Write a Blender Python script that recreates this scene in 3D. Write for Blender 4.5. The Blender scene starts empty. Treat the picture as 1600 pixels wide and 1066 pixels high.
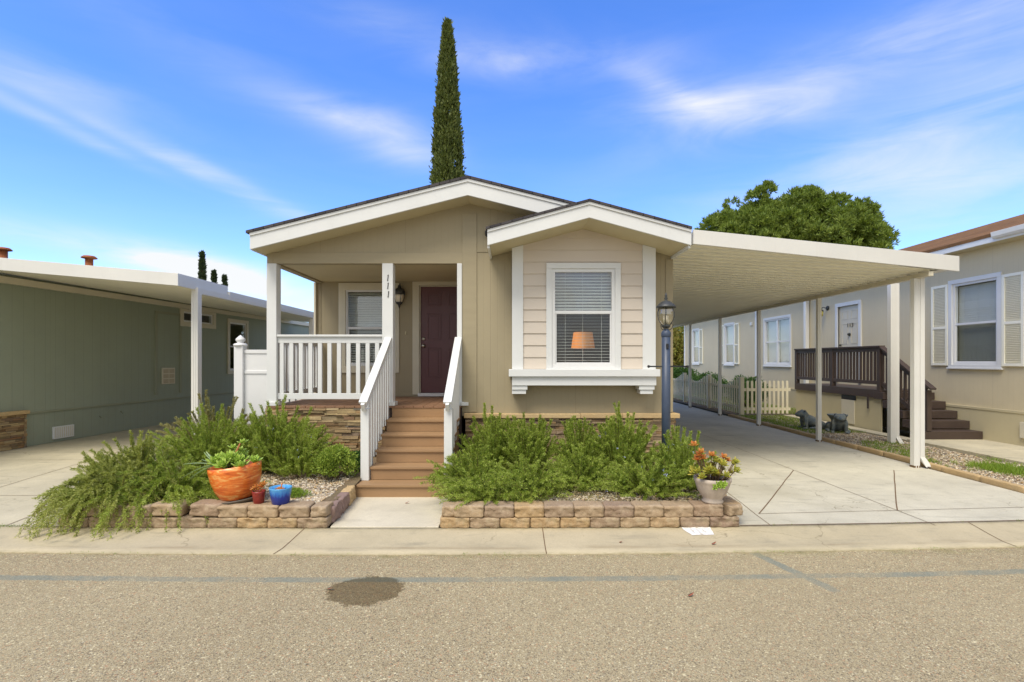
import bpy, bmesh, math, random
import numpy as np
from mathutils import Vector, Matrix, noise as mnoise
R = math.radians
random.seed(7); rng = np.random.default_rng(7)

# ---------------------------------------------------------------- camera, sky, sun, exposure
scene = bpy.context.scene
cam_d = bpy.data.cameras.new('camera'); cam = bpy.data.objects.new('camera', cam_d)
scene.collection.objects.link(cam)
cam.location = (0, 0, 1.6); cam.rotation_euler = (R(90), 0, 0)
cam_d.sensor_width = 36; cam_d.lens = 18; cam_d.shift_y = 0.0188
cam_d.clip_start = 0.05; cam_d.clip_end = 2000
scene.camera = cam

SUN_EL, SUN_AZ = 58, 208          # azimuth of the sun, clockwise from +Y (behind the camera, to its left)
sd = bpy.data.lights.new('sun', 'SUN'); sd.energy = 1.85; sd.angle = R(30); sd.color = (1, .93, .82)
sun = bpy.data.objects.new('sun', sd); scene.collection.objects.link(sun)
az, el = R(SUN_AZ), R(SUN_EL)
sdir = Vector((math.sin(az)*math.cos(el), math.cos(az)*math.cos(el), math.sin(el)))
sun.rotation_euler = sdir.to_track_quat('Z', 'Y').to_euler()
scene.view_settings.view_transform = 'Standard'; scene.view_settings.look = 'None'
scene.view_settings.exposure = 0.0; scene.view_settings.gamma = 1
scene.cycles.max_bounces = 8; scene.cycles.transparent_max_bounces = 12
EXPO = 0.93
scene.view_settings.exposure = EXPO

world = bpy.data.worlds.new('World'); scene.world = world; world.use_nodes = True
wt = world.node_tree; wt.nodes.clear()
def wn(t, **k):
    n = wt.nodes.new(t)
    for a, v in k.items(): setattr(n, a, v)
    return n
wl = wt.links.new
out = wn('ShaderNodeOutputWorld'); bg = wn('ShaderNodeBackground'); wl(bg.outputs[0], out.inputs[0])
sky = wn('ShaderNodeTexSky', sky_type='NISHITA', sun_disc=False)
sky.sun_elevation = el; sky.sun_rotation = az; sky.altitude = 100; sky.air_density = 1.0; sky.dust_density = .35; sky.ozone_density = 1.6
SKYS = 0.15
hs = wn('ShaderNodeHueSaturation'); hs.inputs['Hue'].default_value = .5055; hs.inputs['Saturation'].default_value = 1.27; hs.inputs['Value'].default_value = 1.0
wl(sky.outputs[0], hs.inputs['Color'])
sm = wn('ShaderNodeMixRGB', blend_type='MULTIPLY'); sm.inputs[0].default_value = 1; wl(hs.outputs[0], sm.inputs[1]); sm.inputs[2].default_value = (.86, .89, 1.12, 1)
tc = wn('ShaderNodeTexCoord')
def pdir(px, py):
    return Vector(((px-800)/800, 1, (563-py)/800)).normalized()
def m(op, a, b=None, c=None):
    n = wn('ShaderNodeMath', operation=op)
    for i, v in enumerate((a, b, c)):
        if v is None: continue
        if isinstance(v, (int, float)): n.inputs[i].default_value = v
        else: wl(v, n.inputs[i])
    return n.outputs[0]
# wisps: streaky noise along the sky, gathered round cloud banks
mp = wn('ShaderNodeMapping'); mp.inputs['Scale'].default_value = (1.1, 1.1, 5.0); mp.inputs['Rotation'].default_value = (0, R(6), 0)
wl(tc.outputs['Generated'], mp.inputs[0])
nz = wn('ShaderNodeTexNoise'); nz.inputs['Scale'].default_value = 3.2; nz.inputs['Detail'].default_value = 10; nz.inputs['Roughness'].default_value = .58; nz.inputs['Distortion'].default_value = .7
wl(mp.outputs[0], nz.inputs['Vector'])
nz2 = wn('ShaderNodeTexNoise'); nz2.inputs['Scale'].default_value = 9; nz2.inputs['Detail'].default_value = 8
wl(tc.outputs['Generated'], nz2.inputs['Vector'])
CL = [  # px, py, rx, ry, tilt(down to the right), strength
 (60,180,150,11,17,.55),(230,232,190,10,19,.5),(390,296,150,9,22,.45),(80,125,150,26,8,.42),(550,182,85,20,4,.72),(775,97,95,20,2,.6),(630,235,60,22,8,.6),
 (1110,170,110,26,8,.85),(1040,140,60,16,30,.6),(1290,120,270,42,-10,.52),(1440,215,300,50,-8,.55),(1500,275,230,36,6,.7),(1540,60,170,90,0,.35),
 (120,378,230,18,5,.6),(620,40,100,20,4,.3),(280,414,56,18,4,1.5),(400,447,110,22,14,1.5),(330,425,70,16,8,1.2),(450,330,120,20,20,.2),(1430,345,110,26,2,.4),(330,90,200,30,10,.2),(980,90,120,26,12,.3)]
acc = None
for px, py, rx, ry, tilt, st in CL:
    d = pdir(px, py)
    yaw = math.atan2(d.x, d.y); el_ = math.asin(d.z)
    # local frame: x east along the sky, z up, y away
    rot = Matrix.Rotation(-yaw, 3, 'Z') @ Matrix.Rotation(el_, 3, 'X') @ Matrix.Rotation(R(tilt), 3, 'Y')
    inv = rot.inverted()
    dist = 1/math.sqrt(((px-800)/800)**2 + 1 + ((563-py)/800)**2)
    k1 = rx/800*dist*dist*1.2; k2 = ry/800*dist
    sub = wn('ShaderNodeVectorMath', operation='SUBTRACT'); wl(tc.outputs['Generated'], sub.inputs[0]); sub.inputs[1].default_value = d
    dx = wn('ShaderNodeVectorMath', operation='DOT_PRODUCT'); wl(sub.outputs[0], dx.inputs[0]); dx.inputs[1].default_value = (rot @ Vector((1,0,0)))/k1
    dz = wn('ShaderNodeVectorMath', operation='DOT_PRODUCT'); wl(sub.outputs[0], dz.inputs[0]); dz.inputs[1].default_value = (rot @ Vector((0,0,1)))/k2
    front = wn('ShaderNodeVectorMath', operation='DOT_PRODUCT'); wl(tc.outputs['Generated'], front.inputs[0]); front.inputs[1].default_value = d
    r2 = m('ADD', m('MULTIPLY', dx.outputs['Value'], dx.outputs['Value']), m('MULTIPLY', dz.outputs['Value'], dz.outputs['Value']))
    g = m('EXPONENT', m('MULTIPLY', r2, -.8))
    g = m('MULTIPLY', m('MULTIPLY', g, m('GREATER_THAN', front.outputs['Value'], .3)), st)
    acc = g if acc is None else m('ADD', acc, g)
streak = wn('ShaderNodeMapRange'); streak.inputs[1].default_value = .36; streak.inputs[2].default_value = .74
wl(nz.outputs[0], streak.inputs[0])
puff = wn('ShaderNodeMapRange'); puff.inputs[1].default_value = .35; puff.inputs[2].default_value = .65
wl(nz2.outputs[0], puff.inputs[0])
tex = m('ADD', m('MULTIPLY', streak.outputs[0], .9), m('MULTIPLY', puff.outputs[0], .22))
cm = m('MULTIPLY', acc, m('ADD', tex, .18))
# thin veil everywhere plus the banks
veil = m('MULTIPLY', streak.outputs[0], .03)
# bright cloud added to the unseen sky behind the camera, as white fill light
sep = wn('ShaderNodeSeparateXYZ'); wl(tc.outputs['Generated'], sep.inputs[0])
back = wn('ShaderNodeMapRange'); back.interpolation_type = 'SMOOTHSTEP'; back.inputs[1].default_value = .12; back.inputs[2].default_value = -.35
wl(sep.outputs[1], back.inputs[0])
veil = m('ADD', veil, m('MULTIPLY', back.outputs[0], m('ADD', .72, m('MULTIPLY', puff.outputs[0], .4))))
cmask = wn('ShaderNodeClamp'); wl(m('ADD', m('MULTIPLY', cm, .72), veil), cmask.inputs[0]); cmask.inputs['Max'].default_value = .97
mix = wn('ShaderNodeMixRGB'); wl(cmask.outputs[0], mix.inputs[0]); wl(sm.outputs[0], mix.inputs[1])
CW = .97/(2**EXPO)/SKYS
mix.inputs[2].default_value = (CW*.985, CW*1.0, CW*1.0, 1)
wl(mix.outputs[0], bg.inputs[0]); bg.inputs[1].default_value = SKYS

# ---------------------------------------------------------------- helpers
ORG = {}
def s2l(v):
    v /= 255.0
    return v/12.92 if v <= .04045 else ((v+.055)/1.055)**2.4
def C(r, g, b, k=1.0): return (s2l(r)*k, s2l(g)*k, s2l(b)*k, 1)

class NT:
    def __init__(s, name):
        s.mat = bpy.data.materials.new(name); s.mat.use_nodes = True
        s.t = s.mat.node_tree; s.t.nodes.clear()
        s.out = s.n('ShaderNodeOutputMaterial'); s.b = s.n('ShaderNodeBsdfPrincipled'); s.l(s.b.outputs[0], s.out.inputs[0])
        s._tc = None
    def n(s, t, **k):
        n = s.t.nodes.new(t)
        for a, v in k.items(): setattr(n, a, v)
        return n
    def l(s, a, b): s.t.links.new(a, b)
    @property
    def co(s):
        if s._tc is None: s._tc = s.n('ShaderNodeTexCoord')
        return s._tc.outputs['Object']
    def math(s, op, a, b=None, c=None):
        n = s.n('ShaderNodeMath', operation=op)
        for i, v in enumerate((a, b, c)):
            if v is None: continue
            if isinstance(v, (int, float)): n.inputs[i].default_value = v
            else: s.l(v, n.inputs[i])
        return n.outputs[0]
    def noise(s, scale, detail=4, rough=.5, vec=None, stretch=None):
        n = s.n('ShaderNodeTexNoise'); n.inputs['Scale'].default_value = scale; n.inputs['Detail'].default_value = detail; n.inputs['Roughness'].default_value = rough
        v = vec or s.co
        if stretch:
            mpn = s.n('ShaderNodeMapping'); mpn.inputs['Scale'].default_value = stretch; s.l(v, mpn.inputs[0]); v = mpn.outputs[0]
        s.l(v, n.inputs['Vector']); return n.outputs[0]
    def voro(s, scale, feature='F1', vec=None):
        n = s.n('ShaderNodeTexVoronoi', feature=feature); n.inputs['Scale'].default_value = scale
        s.l(vec or s.co, n.inputs['Vector']); return n
    def mapr(s, v, a, b, c=0, d=1, smooth=False):
        n = s.n('ShaderNodeMapRange'); n.clamp = True
        if smooth: n.interpolation_type = 'SMOOTHSTEP'
        for i, x in enumerate((a, b, c, d)): n.inputs[i+1].default_value = x
        s.l(v, n.inputs[0]); return n.outputs[0]
    def mix(s, f, a, b, mode='MIX'):
        n = s.n('ShaderNodeMixRGB', blend_type=mode)
        for i, v in enumerate((f, a, b)):
            if isinstance(v, (int, float)): n.inputs[i].default_value = v
            elif isinstance(v, tuple): n.inputs[i].default_value = v
            else: s.l(v, n.inputs[i])
        return n.outputs[0]
    def ramp(s, v, stops, interp='LINEAR'):
        n = s.n('ShaderNodeValToRGB'); cr = n.color_ramp; cr.interpolation = interp
        while len(cr.elements) < len(stops): cr.elements.new(.5)
        for e, (p, c) in zip(cr.elements, stops): e.position = p; e.color = c
        s.l(v, n.inputs[0]); return n.outputs[0]
    def island(s): return s.n('ShaderNodeNewGeometry').outputs['Random Per Island']
    def pos(s): return s.n('ShaderNodeNewGeometry').outputs['Position']
    def axis(s, i, vec=None):
        n = s.n('ShaderNodeSeparateXYZ'); s.l(vec or s.co, n.inputs[0]); return n.outputs[i]
    def bump(s, h, strength=.3, dist=.01, prev=None):
        n = s.n('ShaderNodeBump'); n.inputs['Strength'].default_value = strength; n.inputs['Distance'].default_value = dist
        s.l(h, n.inputs['Height'])
        if prev: s.l(prev, n.inputs['Normal'])
        return n.outputs[0]
    def fin(s, col=None, rough=.5, normal=None, metallic=0, spec=None):
        b = s.b
        if col is not None:
            if isinstance(col, tuple): b.inputs['Base Color'].default_value = col
            else: s.l(col, b.inputs['Base Color'])
        if isinstance(rough, (int, float)): b.inputs['Roughness'].default_value = rough
        else: s.l(rough, b.inputs['Roughness'])
        b.inputs['Metallic'].default_value = metallic
        if spec is not None: b.inputs['Specular IOR Level'].default_value = spec
        if normal is not None: s.l(normal, b.inputs['Normal'])
        return s.mat

def shade(c, k): return (c[0]*k, c[1]*k, c[2]*k, 1)
def painted(name, c, rough=.45, var=.10, scale=3, bump=.12, bscale=60, dirt=.0, metallic=0, stretch=None):
    t = NT(name)
    n1 = t.noise(scale, 6, .6, stretch=stretch)
    col = t.mix(t.mapr(n1, .3, .7), shade(c, 1-var), shade(c, 1+var*.5))
    if dirt:
        n2 = t.noise(scale*5, 8, .7, stretch=(1, 1, .25))
        col = t.mix(t.mapr(n2, .56, .78, 0, dirt), col, (c[0]*.5, c[1]*.44, c[2]*.34, 1))
    nb = t.noise(bscale, 5, .6, stretch=stretch)
    return t.fin(col, t.mapr(n1, 0, 1, rough-.08, rough+.1), t.bump(nb, bump, .004), metallic)
def siding(name, c, axis=0, pitch=.1016, var=.06, gd=.10):
    t = NT(name)
    a = t.axis(axis)
    p = t.math('PINGPONG', a, pitch/2)
    g = t.mapr(p, 0, .006, 0, 1)
    st = (18, 18, 1.2)
    gr = t.noise(14, 7, .65, stretch=st)
    big = t.noise(.9, 5, .6)
    col = t.mix(t.mapr(big, .3, .7), shade(c, 1-var), shade(c, 1+var*.6))
    col = t.mix(t.mapr(gr, .45, .8, 0, .16), col, shade(c, .72))
    col = t.mix(t.mapr(g, 0, 1, gd, 0), col, shade(c, .55))
    pj = t.mapr(t.math('PINGPONG', t.math('ADD', a, .31), .61), 0, .004, 1, 0); col = t.mix(t.math('MULTIPLY', pj, .45), col, shade(c, .5))
    # splash of dust low on the wall
    z = t.axis(2)
    col = t.mix(t.math('MULTIPLY', t.mapr(z, .1, 1.5, .16, 0), t.mapr(t.noise(6, 6, .7), .4, .7)), col, C(150, 132, 100))
    nm = t.bump(g, .3, .005); nm = t.bump(gr, .12, .004, nm)
    return t.fin(col, .62, nm)

WHITE = painted('white_paint', C(232, 233, 230, .88), .42, .05, 2, .10, 40, .14)
WMETAL = painted('white_enamel', C(234, 232, 224, .88), .34, .05, 1.4, .05, 30, .12)
PAN = painted('pan_enamel', C(244, 241, 222, 1.0), .4, .05, 1.4, .05, 30, .1)
CREAM = painted('cream_trim', C(222, 214, 190, .88), .45, .05, 2, .1, 40, .10)
SOFF = painted('soffit_tan', C(208, 196, 160, .92), .6, .06, 2, .15, 40, .05)
TAN = siding('tan_panel_siding', C(173, 160, 129, .86), 0)
TANY = siding('tan_panel_siding_side', C(173, 160, 129, .86), 1)
TANT = painted('tan_trim', C(171, 158, 127, .86), .55, .06, 2, .15, 50, stretch=(1, 1, 6))
def lap_mat():
    t = NT('lap_siding_paint'); c = C(218, 206, 190, .92)
    gr = t.noise(9, 8, .7, stretch=(1.5, 6, 22)); big = t.noise(1.3, 5)
    col = t.mix(t.mapr(big, .3, .7), shade(c, .93), shade(c, 1.03)); col = t.mix(t.mapr(gr, .4, .8, 0, .12), col, shade(c, .75))
    return t.fin(col, .6, t.bump(gr, .25, .004))
LAP = lap_mat()
GREEN = siding('green_panel_siding', C(154, 163, 144, .95), 1, .2032, gd=.45)
GREENT = painted('green_trim', C(151, 155, 132, .95), .55, .06)
CREAMW = siding('cream_panel_siding', C(222, 208, 172, .90), 1, .1016)
CREAMS = painted('cream_panel', C(208, 196, 158, .90), .55, .06, 2, .12, 50, .1)
VINYL = painted('white_vinyl', C(236, 236, 234, .88), .3, .03, 2, .03, 30, .06)
PICKET = painted('ivory_picket_paint', C(238, 228, 196, .96), .5, .06, 4, .1, 60, .25)
DOOR = painted('burgundy_paint', C(104, 62, 64, .95), .38, .05, 2, .05, 60)
BROWN = painted('dark_brown_stain', C(74, 60, 52, .92), .55, .14, 5, .3, 60, stretch=(1, 1, 1))
IRON = painted('dark_iron', C(62, 64, 62, .9), .45, .1, 8, .1, 80)
BLUEIRON = painted('slate_blue_paint', C(66, 78, 98, .9), .42, .16, 9, .2, 60, .3)
RUST = painted('rusty_metal', C(165, 92, 44, .9), .7, .25, 14, .3, 50, .4)
NICKEL = painted('brushed_nickel', C(190, 184, 170), .3, .05, 5, .02, 50, 0, .9)
BLACK = painted('black_metal', C(32, 32, 32), .4, .05)
BEIGEP = painted('beige_plastic', C(206, 196, 160), .5, .04)
DARKROOM = painted('room_wall', C(120, 112, 98), .8, .05)
BLIND = painted('blind_slat', C(222, 220, 208, .9), .5, .03, 3, .02)

def wood_deck(name, c, axis=0, board=.14):
    t = NT(name)
    st = (1.5, 30, 30) if axis == 1 else (30, 1.5, 30)   # axis = direction across which the boards are counted
    gr = t.noise(3, 8, .65, stretch=st); big = t.noise(2, 5)
    col = t.mix(t.mapr(big, .3, .7), shade(c, .85), shade(c, 1.08)); col = t.mix(t.mapr(gr, .35, .75, 0, .3), col, shade(c, .62))
    isl = t.island(); col = t.mix(t.mapr(isl, 0, 1, 0, .25), col, shade(c, .75))
    return t.fin(col, .6, t.bump(gr, .25, .003))
TREAD = wood_deck('composite_tread', C(166, 132, 94, .95), 1)
DECK = wood_deck('composite_deck', C(148, 112, 84, .95), 0)

def stone_mat(name, cols, rough=.85, bs=25, bst=.6):
    t = NT(name); isl = t.island()
    n = len(cols); stops = [(i/(n-1) if n > 1 else 0, c) for i, c in enumerate(cols)]
    col = t.ramp(isl, stops)
    n1 = t.noise(bs, 8, .7); n2 = t.noise(bs*.25, 5, .6)
    col = t.mix(t.mapr(n1, .3, .75, 0, .45), col, t.mix(.55, col, C(60, 46, 34)))
    col = t.mix(t.mapr(n2, .5, .75, 0, .35), col, C(180, 160, 128))
    return t.fin(col, rough, t.bump(n1, bst, .012))
LEDGE = stone_mat('ledge_stone', [C(100, 84, 64), C(166, 144, 104), C(134, 106, 74), C(182, 160, 120), C(118, 110, 98), C(156, 116, 78), C(192, 168, 122), C(124, 104, 78)])
LEDGED = stone_mat('ledge_stone_grey', [C(112, 98, 80), C(158, 136, 104), C(120, 104, 84), C(150, 126, 96), C(130, 112, 96), C(150, 120, 80), C(172, 152, 118), C(112, 92, 74)])
CAPST = stone_mat('cap_stone', [C(206, 176, 124), C(196, 168, 122), C(210, 184, 136)], .8, 18, .4)
def block_mat():
    t = NT('retaining_block'); oi = t.n('ShaderNodeObjectInfo').outputs['Random']
    col = t.ramp(oi, [(0, C(162, 140, 116)), (.3, C(184, 160, 126)), (.5, C(154, 132, 112)), (.7, C(192, 162, 118)), (.85, C(170, 150, 126)), (1, C(178, 156, 126))])
    n1 = t.noise(34, 9, .75); n2 = t.noise(7, 6, .65); n3 = t.noise(13, 6, .7)
    nrm = t.axis(2, t.n('ShaderNodeNewGeometry').outputs['Normal'])
    col = t.mix(t.mapr(n1, .35, .7, .45, 0), col, C(104, 82, 60))
    col = t.mix(t.mapr(n2, .52, .72, 0, .55), col, C(206, 188, 160))
    z = t.axis(2, t.pos())
    col = t.mix(t.math('MULTIPLY', t.mapr(n3, .5, .68, 0, .6), t.mapr(z, 0, .16, 1, .1)), col, C(122, 118, 66))
    return t.fin(col, .92, t.bump(n1, .8, .012))
BLOCK = block_mat()

def concrete(name, c, stain=.5, joint=False):
    t = NT(name); P = t.pos()
    n1 = t.noise(1.3, 7, .65, P); n2 = t.noise(60, 6, .7, P); n3 = t.noise(.5, 4, .55, P); n4 = t.noise(5, 8, .75, P)
    col = t.mix(t.mapr(n1, .32, .68), shade(c, .84), shade(c, 1.07))
    col = t.mix(t.mapr(n3, .5, .68, 0, .4*stain), col, C(150, 142, 112))
    col = t.mix(t.mapr(n4, .54, .72, 0, .6*stain), col, C(146, 138, 116))
    n5 = t.noise(2.4, 6, .6, P, stretch=(.6, 2.5, 1))
    col = t.mix(t.mapr(n5, .57, .70, 0, .45*stain), col, C(112, 110, 98))
    col = t.mix(t.mapr(n2, .35, .7, .16, 0), col, C(100, 90, 70))
    ck = t.voro(.55, 'DISTANCE_TO_EDGE', None)
    wv = t.n('ShaderNodeVectorMath', operation='ADD'); t.l(P, wv.inputs[0])
    nn = t.n('ShaderNodeTexNoise'); nn.inputs['Scale'].default_value = 3; nn.inputs['Detail'].default_value = 6; t.l(P, nn.inputs['Vector'])
    sc = t.n('ShaderNodeVectorMath', operation='SCALE'); t.l(nn.outputs['Color'], sc.inputs[0]); sc.inputs['Scale'].default_value = .5
    t.l(sc.outputs[0], wv.inputs[1]); t.l(wv.outputs[0], ck.inputs['Vector'])
    crack = t.mapr(ck.outputs['Distance'], 0, .0035, 1, 0)
    crack = t.math('MULTIPLY', crack, t.mapr(n3, .47, .53))
    col = t.mix(t.math('MULTIPLY', crack, .6), col, C(96, 84, 56))
    return t, col, t.bump(n2, .28, .004)
def conc_fin(name, c, stain=.5, rough=.85):
    t, col, nm = concrete(name, c, stain); return t.fin(col, rough, nm)
CONC = conc_fin('driveway_concrete', C(212, 206, 184, .92), .75)
CONCW = conc_fin('walk_concrete', C(222, 212, 186, .92), .35)
CONCL = conc_fin('left_drive_concrete', C(208, 198, 168, .92), .8)
def curb_mat():
    t, col, nm = concrete('gutter_concrete', C(198, 184, 150, .92), .7); P = t.pos(); X = t.axis(0, P)
    c = t.math('ADD', t.math('MULTIPLY', t.math('MULTIPLY', X, X), .0056), t.math('MULTIPLY', X, .0137)); yy = t.math('SUBTRACT', t.axis(1, P), c)
    st = t.noise(7, 8, .75, P, stretch=(.18, 1.6, 1)); line = t.mapr(t.math('ABSOLUTE', t.math('SUBTRACT', yy, 4.46)), 0, .07, 1, 0)
    col = t.mix(t.math('MULTIPLY', line, t.mapr(st, .48, .62, 0, .5)), col, C(136, 116, 84))
    edge = t.math('MAXIMUM', t.mapr(yy, 4.80, 4.875, 0, .55), t.mapr(yy, 4.36, 4.30, 0, .5))
    col = t.mix(t.math('MULTIPLY', edge, t.mapr(t.noise(12, 8, .75, P), .4, .65)), col, C(120, 112, 68))
    sp = t.voro(14, 'F1', P); col = t.mix(t.math('MULTIPLY', t.mapr(sp.outputs['Distance'], .10, .05, 0, .5), t.mapr(st, .5, .55)), col, C(110, 88, 62))
    return t.fin(col, .85, nm)
CURB = curb_mat()
JOINT = painted('joint_filler', C(112, 88, 62), .9, .2, 9)

def road_mat():
    t = NT('asphalt_aggregate'); P = t.pos()
    v = t.voro(190, 'F1', P); v2 = t.voro(105, 'F1', P)
    r1 = t.n('ShaderNodeSeparateColor'); t.l(v.outputs['Color'], r1.inputs[0])
    r2 = t.n('ShaderNodeSeparateColor'); t.l(v2.outputs['Color'], r2.inputs[0])
    col = t.ramp(r1.outputs[0], [(0, C(104, 94, 80)), (.18, C(150, 136, 114)), (.42, C(176, 160, 134)), (.66, C(190, 174, 146)), (.86, C(198, 182, 152)), (.93, C(160, 156, 150)), (.985, C(222, 212, 186)), (1, C(228, 220, 198))])
    col = t.mix(t.mapr(v.outputs['Distance'], .35, .8, 0, .5), col, C(122, 108, 88))
    col = t.mix(t.mapr(r2.outputs[0], .97, .975, 0, .75), col, C(228, 216, 186))
    col = t.mix(t.mapr(r2.outputs[1], .95, .955, 0, .7), col, C(98, 88, 78))
    col = t.mix(t.mapr(r2.outputs[2], .95, .955, 0, .55), col, C(186, 140, 112))
    n1 = t.noise(.8, 6, .6, P); n2 = t.noise(7, 7, .7, P); n3 = t.noise(.25, 3, .5, P)
    col = t.mix(t.mapr(n1, .35, .68, 0, .24), col, C(150, 136, 112))
    col = t.mix(t.mapr(n2, .5, .8, 0, .3), col, C(128, 112, 86))
    col = t.mix(t.mapr(n3, .45, .6, 0, .12), col, C(208, 194, 164))
    X = t.axis(0, P); Y = t.axis(1, P)
    c = t.math('ADD', t.math('MULTIPLY', t.math('MULTIPLY', X, X), .0056), t.math('MULTIPLY', X, .0137))
    yy = t.math('SUBTRACT', Y, c)
    # seal strip along the road
    wob = t.math('MULTIPLY', t.math('SUBTRACT', t.noise(16, 6, .7, P), .5), .05)
    wob2 = t.math('MULTIPLY', t.math('SUBTRACT', t.noise(1.1, 3, .5, P), .5), .035)
    dl = t.math('ABSOLUTE', t.math('ADD', t.math('SUBTRACT', yy, 3.815), t.math('ADD', wob, wob2)))
    worn = t.mapr(t.noise(3.0, 7, .7, P), .35, .62, .25, 1)
    l1 = t.math('MULTIPLY', t.mapr(dl, .034, .05, 1, 0), worn)
    # second strip, running to the gutter
    ax, ay, bx, by = 2.06, 4.30, 2.29, 3.62
    L = math.hypot(bx-ax, by-ay); ux, uy = (bx-ax)/L, (by-ay)/L
    u = t.math('ADD', t.math('MULTIPLY', t.math('SUBTRACT', X, ax), ux), t.math('MULTIPLY', t.math('SUBTRACT', Y, ay), uy))
    w = t.math('ADD', t.math('MULTIPLY', t.math('SUBTRACT', X, ax), -uy), t.math('MULTIPLY', t.math('SUBTRACT', Y, ay), ux))
    l2 = t.math('MULTIPLY', t.mapr(t.math('ABSOLUTE', t.math('ADD', w, wob)), .035, .05, 1, 0), t.math('MULTIPLY', t.mapr(u, L, L+.02, 1, 0), worn))
    ln = t.math('MAXIMUM', l1, l2)
    seal = t.mix(t.mapr(r1.outputs[1], 0, 1), C(108, 114, 112), C(146, 150, 144))
    col = t.mix(t.math('MULTIPLY', ln, .85), col, seal)
    # damp patch
    ex = t.math('DIVIDE', t.math('SUBTRACT', X, -1.035), .265); ey = t.math('DIVIDE', t.math('SUBTRACT', Y, 3.64), .235)
    rr = t.math('SQRT', t.math('ADD', t.math('MULTIPLY', ex, ex), t.math('MULTIPLY', ey, ey)))
    rr = t.math('ADD', rr, t.math('MULTIPLY', t.math('SUBTRACT', t.noise(9, 7, .7, P), .5), 1.0))
    wet = t.mapr(rr, .93, 1.03, 1, 0)
    wcol = t.mix(1.0, col, (.46, .42, .34, 1), 'MULTIPLY')
    col = t.mix(t.math('MULTIPLY', wet, .95), col, wcol)
    # moss along the gutter
    ms = t.math('MULTIPLY', t.mapr(yy, 4.15, 4.33, 0, 1), t.mapr(t.noise(5, 8, .75, P), .47, .62, 0, .6))
    col = t.mix(ms, col, C(120, 120, 62))
    col = t.mix(1.0, col, (.94, .935, .79, 1), 'MULTIPLY')
    h = t.math('SUBTRACT', 1.0, v.outputs['Distance'])
    nm = t.bump(h, .45, .004); nm = t.bump(n2, .25, .01, nm)
    return t.fin(col, t.mapr(wet, 0, 1, .85, .45), nm, spec=.3)
ROAD = road_mat()
def dirt_mat():
    t = NT('soil'); P = t.pos(); n1 = t.noise(30, 8, .75, P); n2 = t.noise(2, 5, .6, P)
    col = t.mix(t.mapr(n1, .3, .7), C(92, 74, 54), C(140, 120, 92)); col = t.mix(t.mapr(n2, .45, .65, 0, .4), col, C(110, 108, 66))
    return t.fin(col, .95, t.bump(n1, .8, .02))
SOIL = dirt_mat()
def ground_mat():
    t = NT('open_ground'); P = t.pos(); n1 = t.noise(3, 8, .7, P); n2 = t.noise(.2, 5, .6, P)
    col = t.mix(t.mapr(n1, .3, .7), C(112, 104, 70), C(150, 140, 104)); col = t.mix(t.mapr(n2, .45, .6, 0, .6), col, C(98, 106, 60))
    return t.fin(col, .95, t.bump(n1, .5, .03))
GROUND = ground_mat()
PEB = stone_mat('pebble', [C(196, 178, 140), C(150, 136, 116), C(222, 208, 176), C(120, 112, 104), C(204, 170, 116), C(236, 228, 206), C(168, 142, 110), C(188, 180, 168)], .7, 40, .15)

def shingle_mat(name, cols, axis=0):
    t = NT(name)
    br = t.n('ShaderNodeTexBrick'); br.offset = .5; br.inputs['Scale'].default_value = 1; br.inputs['Mortar Size'].default_value = .006; br.inputs['Brick Width'].default_value = .3; br.inputs['Row Height'].default_value = .14
    br.inputs['Color1'].default_value = cols[0]; br.inputs['Color2'].default_value = cols[1]; br.inputs['Mortar'].default_value = shade(cols[0], .4)
    mp_ = t.n('ShaderNodeMapping'); t.l(t.co, mp_.inputs[0]); mp_.inputs['Rotation'].default_value = (0, 0, R(90))
    t.l(mp_.outputs[0], br.inputs['Vector'])
    n1 = t.noise(60, 6, .7); col = t.mix(t.mapr(n1, .3, .7, 0, .5), br.outputs[0], cols[2])
    return t.fin(col, .95, t.bump(n1, .5, .006), spec=.08)
SHDARK = shingle_mat('dark_shingle', [C(70, 68, 70), C(92, 88, 88), C(56, 54, 58)])
SHBROWN = shingle_mat('brown_shingle', [C(128, 94, 62), C(92, 66, 46), C(150, 116, 80)])

def glass_mat(name, tint=(.95, .97, .97), base=.02):
    t = NT(name); t.t.nodes.remove(t.b)
    tr = t.n('ShaderNodeBsdfTransparent'); tr.inputs[0].default_value = (*tint, 1)
    gl = t.n('ShaderNodeBsdfGlossy'); gl.inputs['Roughness'].default_value = .02; gl.inputs[0].default_value = (1, 1, 1, 1)
    fr = t.n('ShaderNodeFresnel'); fr.inputs[0].default_value = 1.52
    nn = t.noise(1.6, 3, .5); t.l(t.bump(nn, .12, .02), gl.inputs['Normal'])
    f = t.math('MULTIPLY', t.math('ADD', fr.outputs[0], base), t.math('SUBTRACT', 1.0, t.n('ShaderNodeNewGeometry').outputs['Backfacing']))
    mx = t.n('ShaderNodeMixShader'); t.l(f, mx.inputs[0]); t.l(tr.outputs[0], mx.inputs[1]); t.l(gl.outputs[0], mx.inputs[2])
    t.l(mx.outputs[0], t.out.inputs[0]); return t.mat
GLASS = glass_mat('window_glass')
GLASSR = glass_mat('window_glass_sky', (.93, .96, .96), .10)
SCREEN = glass_mat('window_screen', (.76, .78, .77), .03)
LGLASS = glass_mat('lantern_glass', (.92, .92, .88), .12)
def frosted():
    t = NT('frosted_glass'); t.b.inputs['Transmission Weight'].default_value = .0
    return t.fin(C(240, 230, 208), .35)
FROST = frosted()
def shade_mat():
    t = NT('lamp_shade'); P = t.co; x = t.axis(0, P)
    g = t.mapr(x, -.13, .02, 1, .25)
    t.b.inputs['Emission Color'].default_value = C(255, 150, 60); t.l(t.math('MULTIPLY', g, .45), t.b.inputs['Emission Strength'])
    return t.fin(C(214, 178, 132), .8)
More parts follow.
